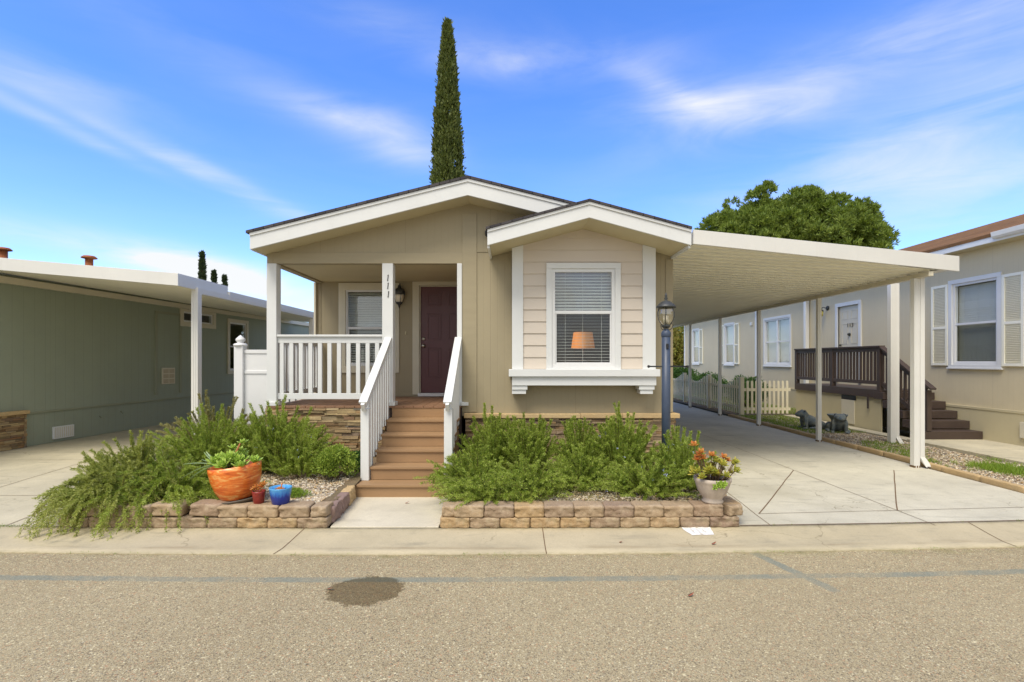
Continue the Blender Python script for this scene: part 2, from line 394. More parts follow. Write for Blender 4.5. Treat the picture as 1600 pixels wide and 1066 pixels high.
SHADE = shade_mat()

def leaf_mat(name, cols, rough=.55, trans=.25, spec=.25):
    t = NT(name); isl = t.island()
    n = len(cols); col = t.ramp(isl, [(i/(n-1), c) for i, c in enumerate(cols)])
    big = t.noise(4.5, 4, .6, t.pos()); col = t.mix(t.mapr(big, .38, .66, 0, .45), col, shade(cols[-1], 1.15))
    t.fin(col, rough, spec=spec)
    tr = t.n('ShaderNodeBsdfTranslucent'); t.l(t.mix(1, col, (1.3, 1.35, .7, 1), 'MULTIPLY'), tr.inputs[0])
    mx = t.n('ShaderNodeMixShader'); mx.inputs[0].default_value = trans
    t.l(t.b.outputs[0], mx.inputs[1]); t.l(tr.outputs[0], mx.inputs[2]); t.l(mx.outputs[0], t.out.inputs[0])
    return t.mat
ROSE = leaf_mat('rosemary_leaf', [C(134, 126, 74), C(98, 120, 44), C(130, 154, 56), C(162, 178, 74), C(182, 194, 100)], .5, .32)
ROSEY = leaf_mat('rosemary_leaf_olive', [C(100, 114, 48), C(132, 146, 62), C(164, 170, 88), C(182, 182, 110)], .5, .32)
ROSEDRY = leaf_mat('rosemary_leaf_dry', [C(120, 116, 74), C(150, 142, 96), C(170, 158, 112), C(134, 140, 78)])
BOX = leaf_mat('boxwood_leaf', [C(96, 122, 44), C(136, 156, 60), C(166, 180, 80), C(120, 142, 56)])
HEDGE = leaf_mat('hedge_leaf', [C(50, 78, 38), C(70, 102, 46), C(92, 124, 60), C(60, 90, 40)])
PINE = leaf_mat('pine_needle', [C(72, 90, 40), C(108, 128, 54), C(146, 160, 74), C(122, 138, 60)])
CYP = leaf_mat('cypress_leaf', [C(66, 78, 38), C(94, 104, 52), C(122, 128, 66), C(84, 96, 46)])
CYPD = leaf_mat('cypress_leaf_far', [C(48, 62, 44), C(62, 76, 52), C(78, 90, 60)])
TREEY = leaf_mat('tree_leaf_yellow', [C(100, 112, 44), C(140, 144, 62), C(120, 104, 52), C(160, 150, 76)])
GRASS = leaf_mat('grass_blade', [C(96, 128, 40), C(128, 156, 52), C(156, 172, 74), C(112, 140, 46)])
DRYG = leaf_mat('dry_grass', [C(168, 156, 108), C(190, 176, 126), C(140, 138, 80)])
SUCC = leaf_mat('succulent_leaf', [C(134, 168, 56), C(170, 198, 76), C(198, 216, 106), C(150, 182, 70)], .35, .2, .5)
SUCY = leaf_mat('succulent_leaf_yellow', [C(150, 160, 58), C(186, 180, 70), C(206, 190, 84), C(140, 150, 60)], .35, .2, .5)
SUCR = leaf_mat('succulent_leaf_orange', [C(206, 112, 52), C(220, 148, 72), C(212, 176, 88), C(198, 112, 60)], .35, .2, .5)
ALOE = leaf_mat('aloe_leaf', [C(110, 140, 92), C(140, 164, 112), C(160, 180, 126)], .35, .15, .5)
TWIG = painted('twig_bark', C(112, 90, 66), .85, .2, 20)
FLOWER = painted('pale_blue_petal', C(176, 186, 220), .6, .1)
BARK = painted('tree_bark', C(98, 80, 62), .9, .25, 8, .6, 20)
LEAFD = painted('dead_leaf', C(150, 86, 60), .8, .2, 20)

class MB:
    def __init__(s): s.v = []; s.f = []; s.sm = []
    def add(s, vs, fs, smooth=False):
        b = len(s.v); s.v += [tuple(p) for p in vs]; s.f += [tuple(i+b for i in f) for f in fs]; s.sm += [smooth]*len(fs); return s
    def box(s, x0, x1, y0, y1, z0, z1):
        if x0 > x1: x0, x1 = x1, x0
        if y0 > y1: y0, y1 = y1, y0
        if z0 > z1: z0, z1 = z1, z0
        vs = [(x0,y0,z0),(x1,y0,z0),(x1,y1,z0),(x0,y1,z0),(x0,y0,z1),(x1,y0,z1),(x1,y1,z1),(x0,y1,z1)]
        return s.add(vs, [(0,3,2,1),(4,5,6,7),(0,1,5,4),(1,2,6,5),(2,3,7,6),(3,0,4,7)])
    def prism(s, poly, axis, a, b):   # poly: 2D points; axis 'y': (x,z) extruded a..b ; 'x': (y,z) ; 'z': (x,y)
        def mk(p, t):
            return {'y': (p[0], t, p[1]), 'x': (t, p[0], p[1]), 'z': (p[0], p[1], t)}[axis]
        n = len(poly); vs = [mk(p, a) for p in poly] + [mk(p, b) for p in poly]
        fs = [tuple(range(n)), tuple(range(2*n-1, n-1, -1))] + [(i, n+i, n+(i+1) % n, (i+1) % n) for i in range(n)]
        return s.add(vs, fs)
    def bar(s, p, q, w, h, up=(0,0,1)):
        p, q = Vector(p), Vector(q); d = (q-p).normalized(); u = Vector(up)
        sd_ = d.cross(u).normalized(); u2 = sd_.cross(d).normalized()
        vs = []
        for c in (p, q):
            for a, b in ((-1,-1),(1,-1),(1,1),(-1,1)): vs.append(c + sd_*a*w/2 + u2*b*h/2)
        return s.add(vs, [(0,1,2,3),(7,6,5,4),(0,4,5,1),(1,5,6,2),(2,6,7,3),(3,7,4,0)])
    def tube(s, pts, r, n=10, smooth=True, cap=True):
        pts = [Vector(p) for p in pts]; rs = r if isinstance(r, (list, tuple)) else [r]*len(pts)
        b = len(s.v); prev = None
        for i, p in enumerate(pts):
            d = (pts[min(i+1, len(pts)-1)] - pts[max(i-1, 0)]).normalized()
            a = prev if prev is not None else (Vector((1,0,0)) if abs(d.x) < .9 else Vector((0,1,0)))
            u = (a - d*a.dot(d)).normalized(); prev = u; w = d.cross(u)
            for k in range(n):
                t = 2*math.pi*k/n; s.v.append(tuple(p + (u*math.cos(t) + w*math.sin(t))*rs[i]))
        for i in range(len(pts)-1):
            for k in range(n):
                s.f.append((b+i*n+k, b+i*n+(k+1) % n, b+(i+1)*n+(k+1) % n, b+(i+1)*n+k)); s.sm.append(smooth)
        if cap:
            s.f.append(tuple(b+k for k in range(n-1, -1, -1))); s.f.append(tuple(b+(len(pts)-1)*n+k for k in range(n))); s.sm += [False, False]
        return s
    def lathe(s, prof, c=(0,0,0), n=32, smooth=True, tilt=None):
        b = len(s.v); c = Vector(c)
        for r, z in prof:
            for k in range(n):
                t = 2*math.pi*k/n; v = Vector((r*math.cos(t), r*math.sin(t), z))
                if tilt: v = tilt @ v
                s.v.append(tuple(c+v))
        for i in range(len(prof)-1):
            for k in range(n):
                s.f.append((b+i*n+k, b+i*n+(k+1) % n, b+(i+1)*n+(k+1) % n, b+(i+1)*n+k)); s.sm.append(smooth)
        s.f.append(tuple(b+k for k in range(n-1, -1, -1))); s.f.append(tuple(b+(len(prof)-1)*n+k for k in range(n))); s.sm += [False, False]
        return s
    def build(s, name, mat, parent=None, bevel=0, local=False, label=None):
        me = bpy.data.meshes.new(name)
        o_ = Vector((0,0,0)) if (parent is None or local) else ORG[parent.name]
        me.from_pydata([(x-o_.x, y-o_.y, z-o_.z) for x, y, z in s.v], [], s.f)
        me.polygons.foreach_set('use_smooth', s.sm)
        me.materials.append(mat); me.update()
        ob = bpy.data.objects.new(name, me); scene.collection.objects.link(ob)
        if parent: ob.parent = parent; ORG[ob.name] = o_
        else: ORG[ob.name] = Vector((0,0,0))
        if bevel:
            bv = ob.modifiers.new('bevel', 'BEVEL'); bv.width = bevel; bv.segments = 2; bv.limit_method = 'ANGLE'; bv.angle_limit = R(40)
        if label: ob['label'] = label
        return ob
def BX(*a): return MB().box(*a)

def thing(name, label, cat, loc=(0,0,0), rz=0, group=None):
    o = bpy.data.objects.new(name, None); scene.collection.objects.link(o)
    o.location = loc; o.rotation_euler = (0, 0, rz); o.empty_display_size = .2
    ORG[o.name] = Vector(loc); o['label'] = label; o['category'] = cat
    if group: o['group'] = group
    return o
def tag(o, label, cat, group=None, kind=None):
    o['label'] = label; o['category'] = cat
    if group: o['group'] = group
    if kind: o['kind'] = kind
    return o
def struct(name, mb, mat, bevel=0):
    o = mb.build(name, mat, None, bevel); o['kind'] = 'structure'; o['label'] = name.replace('_', ' '); return o
def kids(o): return [c for c in bpy.data.objects if c.parent == o]
def dup(o, loc=None, rz=None, label=None, parent=None):
    c = o.copy(); scene.collection.objects.link(c)
    if parent is not None: c.parent = parent
    ORG[c.name] = ORG.get(o.name, Vector((0,0,0)))
    if loc is not None: c.location = loc; ORG[c.name] = Vector(loc)
    if rz is not None: c.rotation_euler = (0, 0, rz)
    if label: c['label'] = label
    for k in kids(o): dup(k, parent=c)
    return c

def npmesh(name, V, F, mat, parent=None, local=True, smooth=False):
    """V (n,3) float, F (m,k) int -> object"""
    me = bpy.data.meshes.new(name); V = np.asarray(V, dtype=np.float32); F = np.asarray(F, dtype=np.int32)
    if parent is not None and not local:
        o_ = ORG[parent.name]; V = V - np.array([o_.x, o_.y, o_.z], dtype=np.float32)
    me.vertices.add(len(V)); me.vertices.foreach_set('co', V.ravel())
    k = F.shape[1]; me.loops.add(F.size); me.loops.foreach_set('vertex_index', F.ravel())
    me.polygons.add(len(F)); me.polygons.foreach_set('loop_start', np.arange(0, F.size, k, dtype=np.int32)); me.polygons.foreach_set('loop_total', np.full(len(F), k, dtype=np.int32))
    if smooth: me.polygons.foreach_set('use_smooth', np.ones(len(F), dtype=bool))
    me.materials.append(mat); me.update(calc_edges=True)
    ob = bpy.data.objects.new(name, me); scene.collection.objects.link(ob)
    if parent is not None: ob.parent = parent; ORG[ob.name] = ORG[parent.name]
    return ob

def curve_c(x):
    xx = max(-6.5, min(6.5, x)); v = .0056*xx*xx + .0137*xx
    if x > 6.5: v += (x-6.5)*(.0112*6.5+.0137)
    if x < -6.5: v += (x+6.5)*(-.0112*6.5+.0137)
    return v

# ---------------------------------------------------------------- the ground, road, gutter, paving
def strip(y0f, y1f, z0, z1, x0, x1, n=60):
    mb = MB(); xs = [x0 + (x1-x0)*i/n for i in range(n+1)]
    vs = [(x, y0f(x), z0) for x in xs] + [(x, y1f(x), z1) for x in xs]
    mb.add(vs, [(i, i+1, n+2+i, n+1+i) for i in range(n)]); return mb
struct('ground', MB().add([(-600,-300,-.06),(600,-300,-.06),(600,900,-.06),(-600,900,-.06)], [(0,1,2,3)]), GROUND)
struct('road', strip(lambda x: -30, lambda x: 4.30+curve_c(x), -.032, -.032, -40, 40, 80), ROAD)
gm = MB(); xs = [-40+80*i/160 for i in range(161)]
prof = [(4.29, -.07), (4.29, -.026), (4.45, -.034), (4.62, -.022), (4.84, -.001), (4.88, .004), (4.88, -.07)]
n = len(xs)
for (ya, za) in prof: gm.v += [(x, ya+curve_c(x), za) for x in xs]
for j in range(len(prof)-1):
    for i in range(n-1): gm.f.append((j*n+i, j*n+i+1, (j+1)*n+i+1, (j+1)*n+i)); gm.sm.append(1 <= j <= 4)
gutter = struct('gutter', gm, CURB)
jm = MB()
for x, sk in ((.29, .0), (-4.9, -.05), (4.4, .1), (-2.0, .03), (8.5, 0)):
    w = .004
    pr = [(4.295, -.0235), (4.45, -.0315), (4.62, -.0195), (4.84, .0015), (4.875, .0065)]
    for (ya, za), (yb, zb) in zip(pr, pr[1:]):
        c = curve_c(x); xa = x + sk*(ya-4.3)/.6; xb = x + sk*(yb-4.3)/.6
        jm.add([(xa-w, ya+c, za), (xa+w, ya+c, za), (xb+w, yb+c, zb), (xb-w, yb+c, zb)], [(0,1,2,3)])
jm.build('joint', JOINT, gutter)
# driveway under the carport
dm = MB(); pts = [(x, 4.885+curve_c(x)) for x in np.linspace(2.2, 9.0, 20)]
poly = [(a, b) for a, b in pts if a <= 6.22] + [(6.22, 24), (2.2, 24)]
dm.prism(poly, 'z', -.06, .0)
drive = struct('driveway', dm, CONC)
def joints(parent, segs, w=.008, z=.003):
    mb = MB()
    for (a, b) in segs:
        a, b = Vector((*a, 0)), Vector((*b, 0)); k = max(2, int((b-a).length/.35)); d = (b-a).normalized(); pn = Vector((-d.y, d.x, 0))
        ps = [a+(b-a)*i/k + pn*random.uniform(-.004, .004) for i in range(k+1)]
        for p, q in zip(ps, ps[1:]):
            mb.add([(p.x-pn.x*w/2, p.y-pn.y*w/2, z), (p.x+pn.x*w/2, p.y+pn.y*w/2, z), (q.x+pn.x*w/2, q.y+pn.y*w/2, z), (q.x-pn.x*w/2, q.y-pn.y*w/2, z)], [(0,3,2,1)])
    return mb.build('joint', JOINT, parent)
joints(drive, [((4.1,4.96),(4.1,22)), ((2.5,4.93),(2.72,7.6)), ((2.56,5.33),(6.2,5.62))], .007)
joints(drive, [((4.09,7.44),(2.58,5.34)), ((5.55,7.44),(4.1,5.45))], .012)
joints(drive, [((2.3,10.6),(6.2,10.6)), ((2.3,15),(6.2,15))], .006)
struct('driveway_apron_gap', strip(lambda x: 4.876+curve_c(x), lambda x: 4.894+curve_c(x), .0075, .0075, 2.2, 6.2, 20), JOINT)
# left neighbour's driveway
lp = [(x, 4.885+curve_c(x)) for x in np.linspace(-14, -3.4, 14)]
lm = MB(); lm.prism(lp + [(-3.6, 24), (-14, 24)], 'z', -.06, -.004)
ldrive = struct('neighbour_driveway', lm, CONCL)
joints(ldrive, [((-14,6.15),(-4.2,6.05)), ((-6.2,4.95),(-6.9,9.0)), ((-14,8.1),(-4.2,8.3)), ((-4.9,4.95),(-5.1,6.1))], .008, 0)
# concrete entry pad
pm = MB(); pm.prism([(-1.735, 4.886), (-.70, 4.886), (-.70, 6.3), (-1.83, 6.3)], 'z', -.06, .012); struct('entry_walk', pm, CONCW, .006)
# soil of the two beds
def bed(name, poly, zfun, mat, nx=40, ny=26):
    xs_ = [p[0] for p in poly]; ys_ = [p[1] for p in poly]; x0, x1, y0, y1 = min(xs_), max(xs_), min(ys_), max(ys_)
    mb = MB()
    def inx(y):   # left/right border at this depth, polygon is convex
        hit = []
        for (ax, ay), (bx, by) in zip(poly, poly[1:]+poly[:1]):
            if (ay-y)*(by-y) <= 0 and ay != by: hit.append(ax+(bx-ax)*(y-ay)/(by-ay))
        return min(hit), max(hit)
    for j in range(ny+1):
        y = y0+(y1-y0)*(.001+.998*j/ny); a, b = inx(y)
        for i in range(nx+1):
            x = a+(b-a)*i/nx; mb.v.append((x, y, zfun(x, y)))
    for j in range(ny):
        for i in range(nx): q = j*(nx+1)+i; mb.f.append((q, q+1, q+nx+2, q+nx+1)); mb.sm.append(True)
    return struct(name, mb, mat)
def zb(x, y): return .165 + .02*mnoise.noise(Vector((x*3, y*3, 1))) + max(0, (y-5.4))*.03
bed('left_bed', [(-4.25, 4.97), (-1.80, 4.97), (-1.80, 7.3), (-4.2, 7.3)], zb, SOIL)
bed('right_bed', [(-.6, 4.97), (2.1, 4.97), (2.1, 7.28), (-.72, 7.28)], zb, SOIL)
# planting strip between the two lots
bed('side_strip', [(6.26, 4.98), (7.64, 5.2), (7.64, 14.6), (6.26, 14.6)], lambda x, y: .025+.02*mnoise.noise(Vector((x*2, y*2, 4))), SOIL, 20, 80)
bed('side_yard', [(6.26, 14.62), (9.08, 14.62), (9.08, 28), (6.26, 28)], lambda x, y: .02+.02*mnoise.noise(Vector((x*2, y*2, 4))), SOIL, 16, 50)
w2 = MB(); w2.box(7.66, 9.08, 4.0, 9.93, -.05, .075); w2.box(7.66, 7.95, 9.93, 14.5, -.05, .055)
wk = struct('neighbour_walk', w2, CONCL, .006)
wk.location.z = 0

# ---------------------------------------------------------------- building blocks
def wall_rects(u0, u1, z0, z1, holes):
    us = sorted({u0, u1, *[h[0] for h in holes], *[h[1] for h in holes]}); zs = sorted({z0, z1, *[h[2] for h in holes], *[h[3] for h in holes]})
    res = []
    for a, b in zip(us, us[1:]):
        run = None
        for c, d in zip(zs, zs[1:]):
            um, zm = (a+b)/2, (c+d)/2
            if any(h[0] < um < h[1] and h[2] < zm < h[3] for h in holes):
                if run: res.append(run); run = None
            else: run = (a, b, run[2] if run else c, d)
        if run: res.append(run)
    return res

def axes_box(mb, ax, u0, u1, d0, d1, z0, z1):
    """ax 'x': u along X, depth along Y; ax 'y': u along Y, depth along X"""
    if ax == 'x': mb.box(u0, u1, d0, d1, z0, z1)
    else: mb.box(d0, d1, u0, u1, z0, z1)
    return mb
def window(parent, ax, u0, u1, z0, z1, face, inward, trim=.085, tm=None, proud=.02, mid=True, blinds=(1, 1), halves=1, glass=(GLASS, SCREEN), local=False, name='window', frame=.045, lw=None, roomd=1.2, sillproj=0, tilt=62, midz=.5, label=None):
    """a single- or double-hung window; face = depth of the wall face, inward = +1/-1 direction into the house"""
    tm = tm or WHITE; s = inward; B = lambda mb, a, b, c, d, e, f: axes_box(mb, ax, a, b, face+s*c, face+s*d, e, f)
    t = MB()
    B(t, u0-trim, u1+trim, -proud, .02, z1, z1+trim); B(t, u0-trim, u1+trim, -proud, .02, z0-trim, z0)
    B(t, u0-trim, u0, -proud+.001, .02, z0, z1); B(t, u1, u1+trim, -proud+.001, .02, z0, z1)
    if sillproj: B(t, u0-trim-.02, u1+trim+.02, -proud-sillproj, .0, z0-trim-.001, z0-trim+.03)
    w = t.build(name, tm, parent, .003, local)
    if label: w['label'] = label
    f = MB(); fw = frame
    n_ = halves
    wid = (u1-u0)/n_
    for k in range(n_):
        a, b = u0+k*wid, u0+(k+1)*wid
        B(f, a, b, .0, .07, z1-fw, z1); B(f, a, b, .0, .07, z0, z0+fw); B(f, a, a+fw, .0, .07, z0+fw, z1-fw); B(f, b-fw, b, .0, .07, z0+fw, z1-fw)
        zm = z0+(z1-z0)*midz
        if mid: B(f, a+fw, b-fw, .01, .05, zm-.022, zm+.022)
        if mid:   # lower sash rails
            B(f, a+fw, a+fw+.022, .016, .05, z0+fw, zm-.022); B(f, b-fw-.022, b-fw, .016, .05, z0+fw, zm-.022); B(f, a+fw, b-fw, .017, .05, z0+fw, z0+fw+.025)
    f.build('frame', VINYL, w, .002, local)
    for k in range(n_):
        a, b = u0+k*wid+fw, u0+(k+1)*wid-fw
        zm = z0+(z1-z0)*midz
        if mid:
            B(MB(), a, b, .03, .034, zm, z1-fw).build('pane', glass[0], w, 0, local)
            B(MB(), a+.02, b-.02, .024, .028, z0+fw+.02, zm-.02).build('pane', glass[1], w, 0, local)
        else: B(MB(), a, b, .03, .034, z0+fw, z1-fw).build('pane', glass[0], w, 0, local)
    if blinds:
        sl = MB(); th = R(tilt); hw = .024
        z = z1-fw-.03
        while z > z0+fw:
            zz = z; t_ = th if z > z0+(z1-z0)*midz else th*blinds[1]
            dy, dz = hw*math.cos(t_), hw*math.sin(t_)
            for k in range(n_):
                a, b = u0+k*wid+fw*.6, u0+(k+1)*wid-fw*.6
                P = []
                for dd in (0, .0025):
                    for (sy, sz) in ((-1, -1), (1, 1)):
                        for uu in (a, b):
                            d_ = face+s*(.10+sy*dy); q = zz+sz*dz+dd
                            P.append((uu, d_, q) if ax == 'x' else (d_, uu, q))
                sl.add(P, [(0,1,3,2), (4,6,7,5), (0,4,5,1), (2,3,7,6), (0,2,6,4), (1,5,7,3)])
            z -= .043
        for uu in (u0+.22*(u1-u0), (u0+u1)/2, u0+.8*(u1-u0)): B(sl, uu-.0015, uu+.0015, .066, .069, z0+fw, z1-fw)
        sl.build('blind', BLIND, w, 0, local)
    r = MB(); e = .12
    # a dim room behind the glass (five sides, open towards the window)
    for args in ((u0-e, u1+e, roomd, roomd+.02, z0-e, z1+e), (u0-e-.02, u0-e, .13, roomd, z0-e, z1+e), (u1+e, u1+e+.02, .13, roomd, z0-e, z1+e), (u0-e, u1+e, .13, roomd, z0-e-.02, z0-e), (u0-e, u1+e, .13, roomd, z1+e, z1+e+.02)):
        B(r, *args)
    r.build('room', DARKROOM, w, 0, local)
    return w

def ledge_wall(parent, ax, u0, u1, z0, z1, face, out_, mat, name='stone_veneer', local=False, end=None):
    mb = MB(); z = z0
    while z < z1-.005:
        h = min(random.choice((.024, .032, .04, .05)), z1-z); u = u0 - random.uniform(0, .1)
        while u < u1:
            l = random.uniform(.09, .34); a, b = max(u, u0), min(u+l, u1)
            d = random.uniform(.018, .055); g = .002
            if b-a > .015:
                vs = []
                for (uu, zz) in ((a+g, z+g), (b-g, z+g), (b-g, z+h-g), (a+g, z+h-g)):
                    jd = d+random.uniform(-.006, .006); q = face+out_*jd
                    vs.append(((uu, q, zz+random.uniform(-.003, .003)), (uu, face, zz)))
                P = [v_[0] for v_ in vs]+[v_[1] for v_ in vs]
                if ax == 'y': P = [(p[1], p[0], p[2]) for p in P]
                fs = [(0,1,2,3), (0,4,5,1), (1,5,6,2), (2,6,7,3), (3,7,4,0)]
                if (ax == 'x') == (out_ > 0): fs = [f_[::-1] for f_ in fs]
                mb.add(P, fs)
            u += l
        z += h
    return mb.build(name, mat, parent, 0, local)

# ---------------------------------------------------------------- the tan house
YF, YD, YB = 7.34, 9.20, 7.14      # facade, porch back wall, bay face
house = thing('house', 'tan manufactured home with low gabled roof, front porch and burgundy door', 'house', (0, YF, 0))
H = house
def roofz(x, apex, top, slope): return top - abs(x-apex)*slope
AX, AZ, SL = -.60, 4.067, .249
def mainroof(x): return roofz(x, AX, AZ, SL)
def chevron(apex, x0, x1, fz, a, b, y0, y1):
    """band under the roof line: fz(x)-a .. fz(x)-b"""
    return MB().prism([(x0, fz(x0)-a), (apex, fz(apex)-a), (x1, fz(x1)-a), (x1, fz(x1)-b), (apex, fz(apex)-b), (x0, fz(x0)-b)], 'y', y0, y1)
XR = 2.36
shing = chevron(AX, -3.60, XR+.04, mainroof, -.035, .0, 6.92, 20.3)
rf = shing.build('roof', SHDARK, H)
chevron(AX, -3.56, XR, mainroof, .003, .045, 6.935, 6.97).build('fascia_cap', WHITE, rf, .003)
chevron(AX, -3.56, XR, mainroof, .045, .225, 6.95, 6.985).build('fascia', WHITE, rf, .003)
MB().box(-3.56, -3.53, 6.99, 20.2, mainroof(-3.56)-.23, mainroof(-3.56)-.003).build('side_fascia', WHITE, rf); MB().box(XR-.03, XR, 6.99, 20.2, mainroof(XR)-.23, mainroof(XR)-.003).build('side_fascia', WHITE, rf)
chevron(AX, -3.529, XR-.031, mainroof, .206, .224, 6.986, 20.2).build('soffit', SOFF, rf)
BXR = .05
# front wall with openings for the bay window; the porch takes the left part
fw = MB()
def under(x): return mainroof(x)-.222
HB = 2.985
fw.prism([(-3.505, HB), (-.715, HB), (-.715, under(-.715)), (-3.505, under(-3.505))], 'y', YF, YF+.11)
fw.prism([(-.715, HB), (2.30, HB), (2.30, under(2.30)), (AX, under(AX)), (-.715, under(-.715))], 'y', YF, YF+.11)
for a, b, c, d in wall_rects(-.715, 2.30, .80, HB, [(.2, 1.8, 1.4, 2.985)]): fw.box(a, b, YF, YF+.11, c, d)
fw.build('wall', TAN, H)
sw = MB(); sw.box(2.19, 2.30, YF+.111, 20, 0, under(2.3)); sw.box(-3.53, -3.42, YD+.11, 20, 0, under(-3.53)); sw.box(-.715, -.61, YF+.111, YD, .9, 3.3); sw.box(-3.42, 2.19, 19.9, 20, 0, 3.1)
sw.build('side_wall', TANY, H)
tr = MB()
tr.box(-.713, -.505, YF-.014, YF, .86, 3.70)                       # upright board by the porch
tr.box(-3.505, -.7131, YF-.014, YF, HB, HB+.155)                   # porch header
tr.box(-3.505, -3.42, YF-.018, YF-.0141, HB, HB+.165)
tr.box(-.504, -.45, YF-.006, YF, 3.155, 3.165)
tr.box(-.5049, 0, YF-.010, YF, 3.150, 3.162); tr.box(-.504, -.50, YF-.006, YF, .9, .91)
MB().box(2.20, 2.305, YF-.0125, YF, .86, 3.05).build('trim_board', TANT, H, .003)
tr.build('trim_board', TANT, H, .003)
# bay
def bayroof(x): return roofz(x, .994, 3.637, .272)
bay = thing  # (name kept free)
bx = MB(); bx.box(.155, 1.82, YB+.03, YB+.05, 1.40, 1.475)
for a, b in ((0, .155), (1.82, 2.0)):
    cb = MB(); cb.prism([(a, 1.475), (b, 1.475), (b, bayroof(b)-.205), (a, bayroof(a)-.205)], 'y', YB-.02, YF-.0145); cb.build('corner_board', WHITE, H, .003)
WX0, WX1, WZ0, WZ1 = .555, 1.435, 1.50, 2.875
lap = MB(); z = 1.478; lh = .166
while z < 3.42:
    z2 = min(z+lh, 3.43)
    def seg(a, b, zlo, zhi):
        if b-a < .002: return
        y_lo, y_hi = YB-.004, YB+.010
        lap.add([(a, y_lo, zlo), (b, y_lo, zlo), (b, y_hi, zhi), (a, y_hi, zhi), (a, YB+.03, zlo), (b, YB+.03, zlo), (b, YB+.03, zhi), (a, YB+.03, zhi)],
                [(0,1,2,3), (4,7,6,5), (0,4,5,1), (2,6,7,3), (0,3,7,4), (1,5,6,2)])
    # clip by the gable and the window
    for a, b in ((.155, 1.82),):
        parts = [(a, b)]
        if z < WZ1 and z2 > WZ0: parts = [(a, WX0-.04), (WX1+.04, b)] if z2 <= WZ1+.09 else [(a, WX0-.04), (WX1+.04, b)]
        for p, q in parts:
            if bayroof((p+q)/2) < z: continue
            if z2 > bayroof(.155)-.21:
                lim = (bayroof(.994)-.20-z)/.272
                p, q = max(p, .994-lim), min(q, .994+lim)
            seg(p, q, z, z2)
    if z < WZ1 < z2: seg(WX0-.04, WX1+.04, WZ1+.02, z2)
    z = z2
lap.build('lap_siding', LAP, H)
MB().box(0.0, 2.0, YB+.0501, YF-.016, 1.40, 1.474).build('bay_floor', WHITE, H)
bwl = MB()
for a, b, c, d in wall_rects(.1, 1.9, 1.476, 3.05, [(WX0, WX1, WZ0, WZ1)]): bwl.box(a, b, YB+.032, YB+.07, c, d)
bwl.build('bay_wall', TANT, H)
bw = window(H, 'x', WX0, WX1, WZ0, WZ1, YB-.006, 1, .078, WHITE, .024, blinds=(1, .12), tilt=38, midz=.56, roomd=1.9, glass=(GLASSR, GLASS), name='bay_window')
sl = MB(); sl.box(-.045, 2.045, YB-.09, YF-.016, 1.375, 1.474); sl.build('window_sill', WHITE, H, .005)
ap = MB(); ap.box(0, 2.0, YB-.05, YF-.016, 1.25, 1.3745)
for a in (0, 1.765): ap.box(a, a+.215, YB-.035, YF-.016, 1.19, 1.2495); ap.box(a+.02 if a else a+.0, a+.195, YB-.02, YF-.016, 1.13, 1.1895)
ap.build('sill_apron', WHITE, H, .004)
BR0, BR1 = -.316, 2.303
brf = chevron(.994, BR0-.02, BR1+.0, bayroof, -.03, .0, 6.54, 9.5).build('bay_roof', SHDARK, H)
chevron(.994, BR0, BR1, bayroof, .002, .04, 6.555, 6.59).build('fascia_cap', WHITE, brf, .003)
chevron(.994, BR0, BR1, bayroof, .04, .205, 6.57, 6.60).build('fascia', WHITE, brf, .003)
chevron(.994, BR0+.03, BR1-.031, bayroof, .188, .204, 6.601, YF-.02).build('soffit', SOFF, brf)
for a in (BR0, BR1-.03): MB().box(a, a+.028, 6.601, YF-.001, bayroof(BR0)-.235, bayroof(BR0)-.003).build('side_fascia', WHITE, brf)
# stone skirt
ledge_wall(H, 'x', -.66, 2.30, 0.02, .778, YF-.045, -1, LEDGED)
ledge_wall(H, 'y', YF-.04, 9.5, 0.02, .778, 2.30, 1, LEDGED)
bk = MB(); bk.box(-.66, 2.295, YF-.045, YF+.1, 0, .778); bk.build('footing', TANT, H)
cap = MB(); x = -.68
while x < 2.36:
    l = random.uniform(.42, .62); b = min(x+l, 2.375); cap.box(x+.0015, b-.0015, YF-.115, YF-.002, .780, .845+random.uniform(-.003, .003)); x = b
cap.box(2.302, 2.375, YF-.001, 9.5, .780, .843)
cap.build('stone_cap', CAPST, H, .008)
# porch floor, stone front, ceiling, back wall
dk = MB(); x = -3.50
while x < -.74:
    b = min(x+.138, -.72); dk.box(x+.003, b-.002, YF-.055, YD, .922, .948); x += .14
dk.build('porch_deck', DECK, H)
MB().box(-3.5, -.72, YF-.02, YD, .3, .921).build('deck_frame', BROWN, H)
ledge_wall(H, 'x', -3.52, -1.80, .02, .918, YF-.021, -1, LEDGE)
MB().box(-3.5, -.72, YF+.111, YD, 3.01, 3.03).build('porch_ceiling', SOFF, H)
pw = MB(); DX0, DX1 = -1.665, -.765; DZ0, DZ1 = .985, 2.945
PWX0, PWX1, PWZ0, PWZ1 = -2.985, -2.15, 1.50, 2.86
for a, b, c, d in wall_rects(-3.53, -.61, .90, 3.3, [(PWX0, PWX1, PWZ0, PWZ1), (DX0, DX1, DZ0, DZ1)]): pw.box(a, b, YD, YD+.10, c, d)
pw.build('porch_wall', TAN, H)
mt = MB(); mt.box(-3.532, -3.43, YD-.012, YD, .95, 3.0); mt.box(-3.43, DX0-.12, YD-.008, YD, .95, 1.03); mt.build('porch_trim', TANT, H, .003)
MB().box(-3.505, -3.40, YF+.1101, YD-.0121, HB, HB+.155).build('side_header', TANT, H)
window(H, 'x', PWX0, PWX1, PWZ0, PWZ1, YD-.001, 1, .125, CREAM, .024, blinds=(1, .75), midz=.5, glass=(GLASSR, GLASS), tilt=52, frame=.03)
